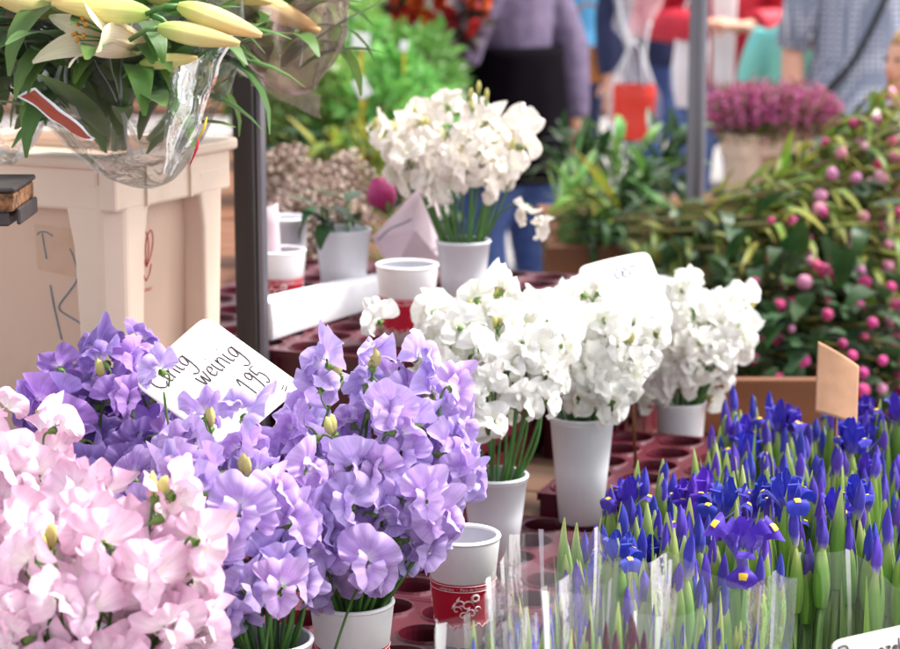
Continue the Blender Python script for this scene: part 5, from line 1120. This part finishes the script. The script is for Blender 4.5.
    if cloth.get('top'):
        z0 = cloth.get('hem', .50); fl = cloth.get('flare', 1.0); rs = [(z0, .112 * fl, .084 * fl), ((z0 + .60) / 2, .106, .080), (.62, .096, .074), (.70, .100, .074), (.77, .112, .072), (.815, .104, .062), (.845, .055, .050)]
        b = MB(); b.rings([ell((0, 0, z * s), rx * s, ry * s) for z, rx, ry in rs])
        for k in (1, -1):
            sl_ = cloth.get('sleeve', 1.0); end = el[k].lerp(wr[k], .92) if sl_ >= 1 else sh[k].lerp(el[k], sl_ * 1.2); pts = [sh[k] + V((-k * .02 * s, 0, 0)), sh[k].lerp(el[k], .5), el[k], el[k].lerp(wr[k], .5), end] if sl_ >= 1 else [sh[k] + V((-k * .02 * s, 0, 0)), sh[k].lerp(end, .5), end]
            rr = [.044, .042, .038, .034, .028] if sl_ >= 1 else [.044, .043, .042]; b.tube(pts, [q * s * cloth.get('sw', 1) for q in rr], 12)
        b.v = [tuple(fold(V(p), .012)) for p in b.v]; o = b.build('jacket' if sl_ >= 1 else 'shirt', M_[cloth['top']], t); remesh(o, .013, 3)
    if cloth.get('dress'):
        rs = [(.28, .19, .16), (.38, .17, .14), (.48, .145, .115), (.54, .130, .10), (.62, .108, .085), (.70, .108, .082), (.77, .114, .076), (.815, .100, .062), (.84, .06, .05)]; n = 40
        b = MB(); b.rings([[V((rx * s * (1 + .05 * math.sin(9 * a + 1) * max(0, .65 - z) * 3) * math.cos(a), ry * s * (1 + .05 * math.sin(7 * a) * max(0, .65 - z) * 3) * math.sin(a), z * s)) for a in [2 * math.pi * k / n for k in range(n)]] for z, rx, ry in rs])
        for k in (1, -1): b.tube([sh[k] + V((-k * .02 * s, 0, 0)), sh[k].lerp(el[k], .5), el[k]], [.045 * s, .043 * s, .038 * s], 12)
        b.build('dress', M_['dress'], t)
    return t
dn = dict(elR=(.15, -.02, .63), wrR=(.155, .03, .49), elL=(-.15, -.02, .63), wrL=(-.155, .03, .49))
# vendor with apron, walking away to the left, bouquet in the left arm
vx = P(512, 60, 7.0); vend = person('person in mauve jacket and black apron walking with a red orange bouquet', (vx.x, vx.y + .05), R(62), 1.68,
   dict(elR=(.14, -.06, .65), wrR=(.12, -.085, .50), hdR=V((0, .15, -1)), elL=(-.165, .02, .66), wrL=(-.13, .15, .69), knR=(.055, -.03, .29), anR=(.06, -.07, .05), knL=(-.055, .045, .29), anL=(-.055, .02, .045), curl=.4),
   dict(legs='jeanmid', top='jacket', hem=.625, flare=1.05, sw=1.1, lw=1.28), 'hairbr', True)
b = MB(); n = 36; H_ = 1.68
def ap(u, w):
    a = R(-215) + u * R(250); z = .665 - .265 * w; k = 1 + .22 * w; fo = 1 + .05 * math.sin(9 * a) * w; return V((.117 * H_ * k * fo * math.cos(a), .090 * H_ * k * fo * math.sin(a) - .01, z * H_))
b.grid(ap, 36, 12); b.build('apron', M_['apron'], vend, None, True, 0, .004)
# bouquet in the vendor's arm
bp = P(440, 12, 6.6); t = thing('bouquet', 'red and orange flower bouquet held in the arm of the person in the apron', 'flowers', bp + V((.02, .05, -.22))); rd = random.Random(9); bo_ = V((-.02, -.05, .22))
b = MB()
for i in range(260):
    d = rdir(rd); p = bo_ + V((d.x * .155, d.y * .12, d.z * .13)) * rd.uniform(.5, 1); y = (d + rdir(rd) * .7).normalized(); x = y.cross(rdir(rd)).normalized(); k = rd.uniform(.02, .045)
    b.add([p, p + y * k + x * k * .35, p + y * k * 2, p + y * k - x * k * .35], [(0, 1, 2, 3)], 0, [(.5, 0), (1, .5), (.5, 1), (0, .5)])
o = b.build('foliage', plain('bouquet_dark_foliage', (46, 44, 30), .6, .3, 30, rgb2=(60, 22, 30)), t, None, False); o['kind'] = 'stuff'
M_['darkredf'] = plain('dark_red_blossom', (130, 22, 40), .6, .1)
for i in range(70):
    d = rdir(rd); d.y = -abs(d.y) if rd.random() < .7 else d.y; p = bo_ + V((d.x * .14, d.y * .125, d.z * .105 + .02)); b = MB(); r = rd.uniform(.018, .030)
    for q in range(3): b.grid(lambda u, v, q=q: (r * (1 - .25 * q) * math.sin(1.5 * v) * (1 + .12 * math.sin(5 * 6.283 * u + q)) * math.cos(6.283 * u), r * (.9 - .2 * q) * (1 - math.cos(1.5 * v)) + .004 * q, r * (1 - .25 * q) * math.sin(1.5 * v) * (1 + .12 * math.sin(5 * 6.283 * u + q)) * math.sin(6.283 * u)), 15, 4, 0, True)
    b.build('flower', M_[rd.choice(('orangef', 'redf', 'redf', 'darkredf', 'orangef'))], t, frame(p, d, V((0, 0, 1))))
b = MB()
for i in range(10): b.tube([V((.012 * math.cos(i), .012 * math.sin(i), -.10)), V((.006 * math.cos(i), .006 * math.sin(i), .05)), bo_ + V((.05 * math.cos(i), .05 * math.sin(i), 0))], .003, 5)
b.build('stems', M_['stem'], t)

xA = P(592, 40, 9.2); person('person in light blue with a navy sleeve carrying a camel bag', (xA.x - .12, xA.y), R(30), 1.7, dict(dn, elR=(.16, -.04, .64), wrR=(.13, .10, .58)), dict(legs='navy', top='sky_c', hem=.52), 'hairb')
bg_ = P(588, 68, 8.95); t = thing('handbag', 'camel leather handbag beside the light blue clothing', 'bag', bg_ + V((0, 0, -.06)))
b = MB(); b.rings([[V((.11 * k * math.cos(a), .045 * k * math.sin(a), z)) for a in [2 * math.pi * q / 20 for q in range(20)]] for z, k in ((-.0, .75), (.02, .98), (.08, 1.0), (.13, .9), (.15, .75))]); b.build('body', M_['camel'], t)
b = MB(); b.tube(spline([(-.07, 0, .14), (-.05, 0, .28), (0, 0, .33), (.05, 0, .28), (.07, 0, .14)], 4), .007, 6); b.build('handle', M_['camel'], t)
xB = P(668, 40, 8.9); person('person in navy top and blue jeans with a red bag at the side', (xB.x, xB.y + .1), R(200), 1.72, dict(dn, elR=(.155, .0, .64), wrR=(.165, .04, .50)), dict(legs='jeans', top='navy', hem=.53), 'hairbr')
xC = P(722, 40, 8.3); pc = person('person in open red jacket with both hands together', (xC.x, xC.y + .05), R(178), 1.75, dict(elR=(.165, .03, .635), wrR=(.05, .15, .645), elL=(-.165, .03, .635), wrL=(-.045, .155, .64), hdR=V((-1, .3, .1)), hdL=V((1, .3, .1)), curl=.9), dict(legs='jeanlight', top='redj', hem=.50, sw=1.25), 'hairbr')
b = MB(); b.grid(lambda u, w: ((u - .5) * .10 * (1 - .2 * w), .145 + .012 * math.cos((u - .5) * 3) , 1.36 - w * .48), 8, 10); b.build('shirt_front', M_['whitec'], pc, None, True, 0, .006)
# white tote at the red jacket's side
def tote(label, p, w, h, d, mat, seed, strap=.25, name='tote_bag', handle=None):
    t = thing(name, label, 'bag', p, 0); rs = []; n = 28
    for q in range(9):
        z = h * q / 8; k = .86 + .14 * math.sin(q / 8 * 2.6); ring = []
        for i in range(n):
            a = 2 * math.pi * i / n; cx = math.copysign(abs(math.cos(a)) ** .5, math.cos(a)) * w / 2 * k; cy = math.copysign(abs(math.sin(a)) ** .6, math.sin(a)) * d / 2 * (1.1 - .6 * q / 8); pt = V((cx, cy, z)); ring.append(pt + noise.noise_vector(pt * 14 + V((seed, 0, 0))) * .015)
        rs.append(ring)
    b = MB(); b.rings(rs, 0, False); b.add(rs[0], [tuple(range(n))]); b.build('bag_body', M_[mat], t)
    for sy in (-1, 1):
        b = MB(); b.tube(spline([(-w * .25, sy * d * .2, h * .97), (-w * .18, sy * d * .1, h + strap * .7), (0, 0, h + strap), (w * .18, sy * d * .1, h + strap * .7), (w * .25, sy * d * .2, h * .97)], 4), [.012] * 17, 6, flat=.3); b.build('handle', M_[handle or mat], t)
    return t
p = P(762, 118, 8.15); tote('white cloth bag hanging below the red jacket sleeve', V((p.x, p.y, p.z - .10)), .20, .30, .10, 'whitec', 3, .12)
p = P(690, 95, 8.2); tote('white bag hanging beside the grey pole', V((p.x, p.y, p.z - .05)), .13, .32, .08, 'whitec', 6, .10)
p = P(633, 138, 8.0); tote('red plastic bag hanging between the shoppers', V((p.x, p.y, p.z)), .155, .20, .10, 'redbag', 9, .16, handle='whitebag')
p = P(633, 141, 8.1); t = thing('plastic_sleeve', 'long crumpled white plastic carrier around the red bag', 'bag', (p.x, p.y + .03, p.z)); b = MB()
b.grid(lambda u, w: tuple(V(((u - .5) * (.21 - .14 * math.exp(-((w - .52) / .16) ** 2) - .02 * w) + .01 * math.sin(w * 9), .045 * math.sin(u * 11 + w * 5) + .02, -.01 + w * .66)) + noise.noise_vector(V((u * 4, w * 7, 3))) * .03), 26, 36); b.build('film', M_['whitefilm'] if 'whitefilm' in M_ else film('white_carrier_film', (.95, .93, .97), .35, .35, (.95, .95, .97)), t)
b = MB()
for x0, pts in ((0, [(-.07, -.01, .66), (-.05, -.02, .46), (-.02, -.02, .36), (-.075, -.02, .22), (-.095, -.02, .02)]), (1, [(.06, -.01, .45), (.04, -.02, .32), (.075, -.02, .20), (.06, -.02, .10), (.05, -.02, -.02)])):
    b.tube(spline(pts, 5), .018, 8, flat=.35)
b.build('pleat', M_['whitebag'], t)
xD = P(806, 40, 7.9); person('child in turquoise yellow tee raising a white paper to the mouth', (xD.x, xD.y + .05), R(172), 1.36, dict(elR=(.15, .0, .64), wrR=(.155, .03, .50), elL=(-.155, .02, .64), wrL=(-.02, .14, .80), hdL=V((.2, .1, 1)), curl=.8), dict(legs='beige', top='turq', hem=.50, sleeve=.7), 'hairb')
p = P(800, 22, 7.55); b = MB(); b.grid(lambda u, w: tuple(V(((u - .5) * .10, .012 * math.sin(u * 6), (w - .5) * .11)) + noise.noise_vector(V((u * 3, w * 3, 8))) * .012), 8, 8); o = b.build('paper_napkin', M_['whitec'], None, Matrix.Translation(p), True, 0, .003); tag(o, 'white paper napkin held up by the child', 'napkin')
xE = P(865, 40, 7.6); pe = person('person in grey dotted dress with a dark shoulder strap', (xE.x, xE.y), R(185), 1.7, dict(dn), dict(dress=True), 'hairb', True)
b = MB(); b.tube(spline([(-.10, .13, 1.42), (-.02, .165, 1.25), (.08, .175, 1.05), (.17, .12, .92)], 5), .018, 6, flat=.25); b.build('strap', M_['blackst'], pe)
xF = P(903, 70, 5.6); person('small child with blond hair and beige top at the far peonies', (xF.x + .03, xF.y), R(120), 1.24, dict(dn), dict(legs='navy', top='beige', hem=.50), 'hairb', True)
xG = P(845, 10, 9.6); person('person in pink clothing standing behind the child', (P(828, 10, 9.3).x, xG.y), R(180), 1.66, dict(dn), dict(legs='jeans', top='pinkc', hem=.52), 'hairbr')
print('people ok')
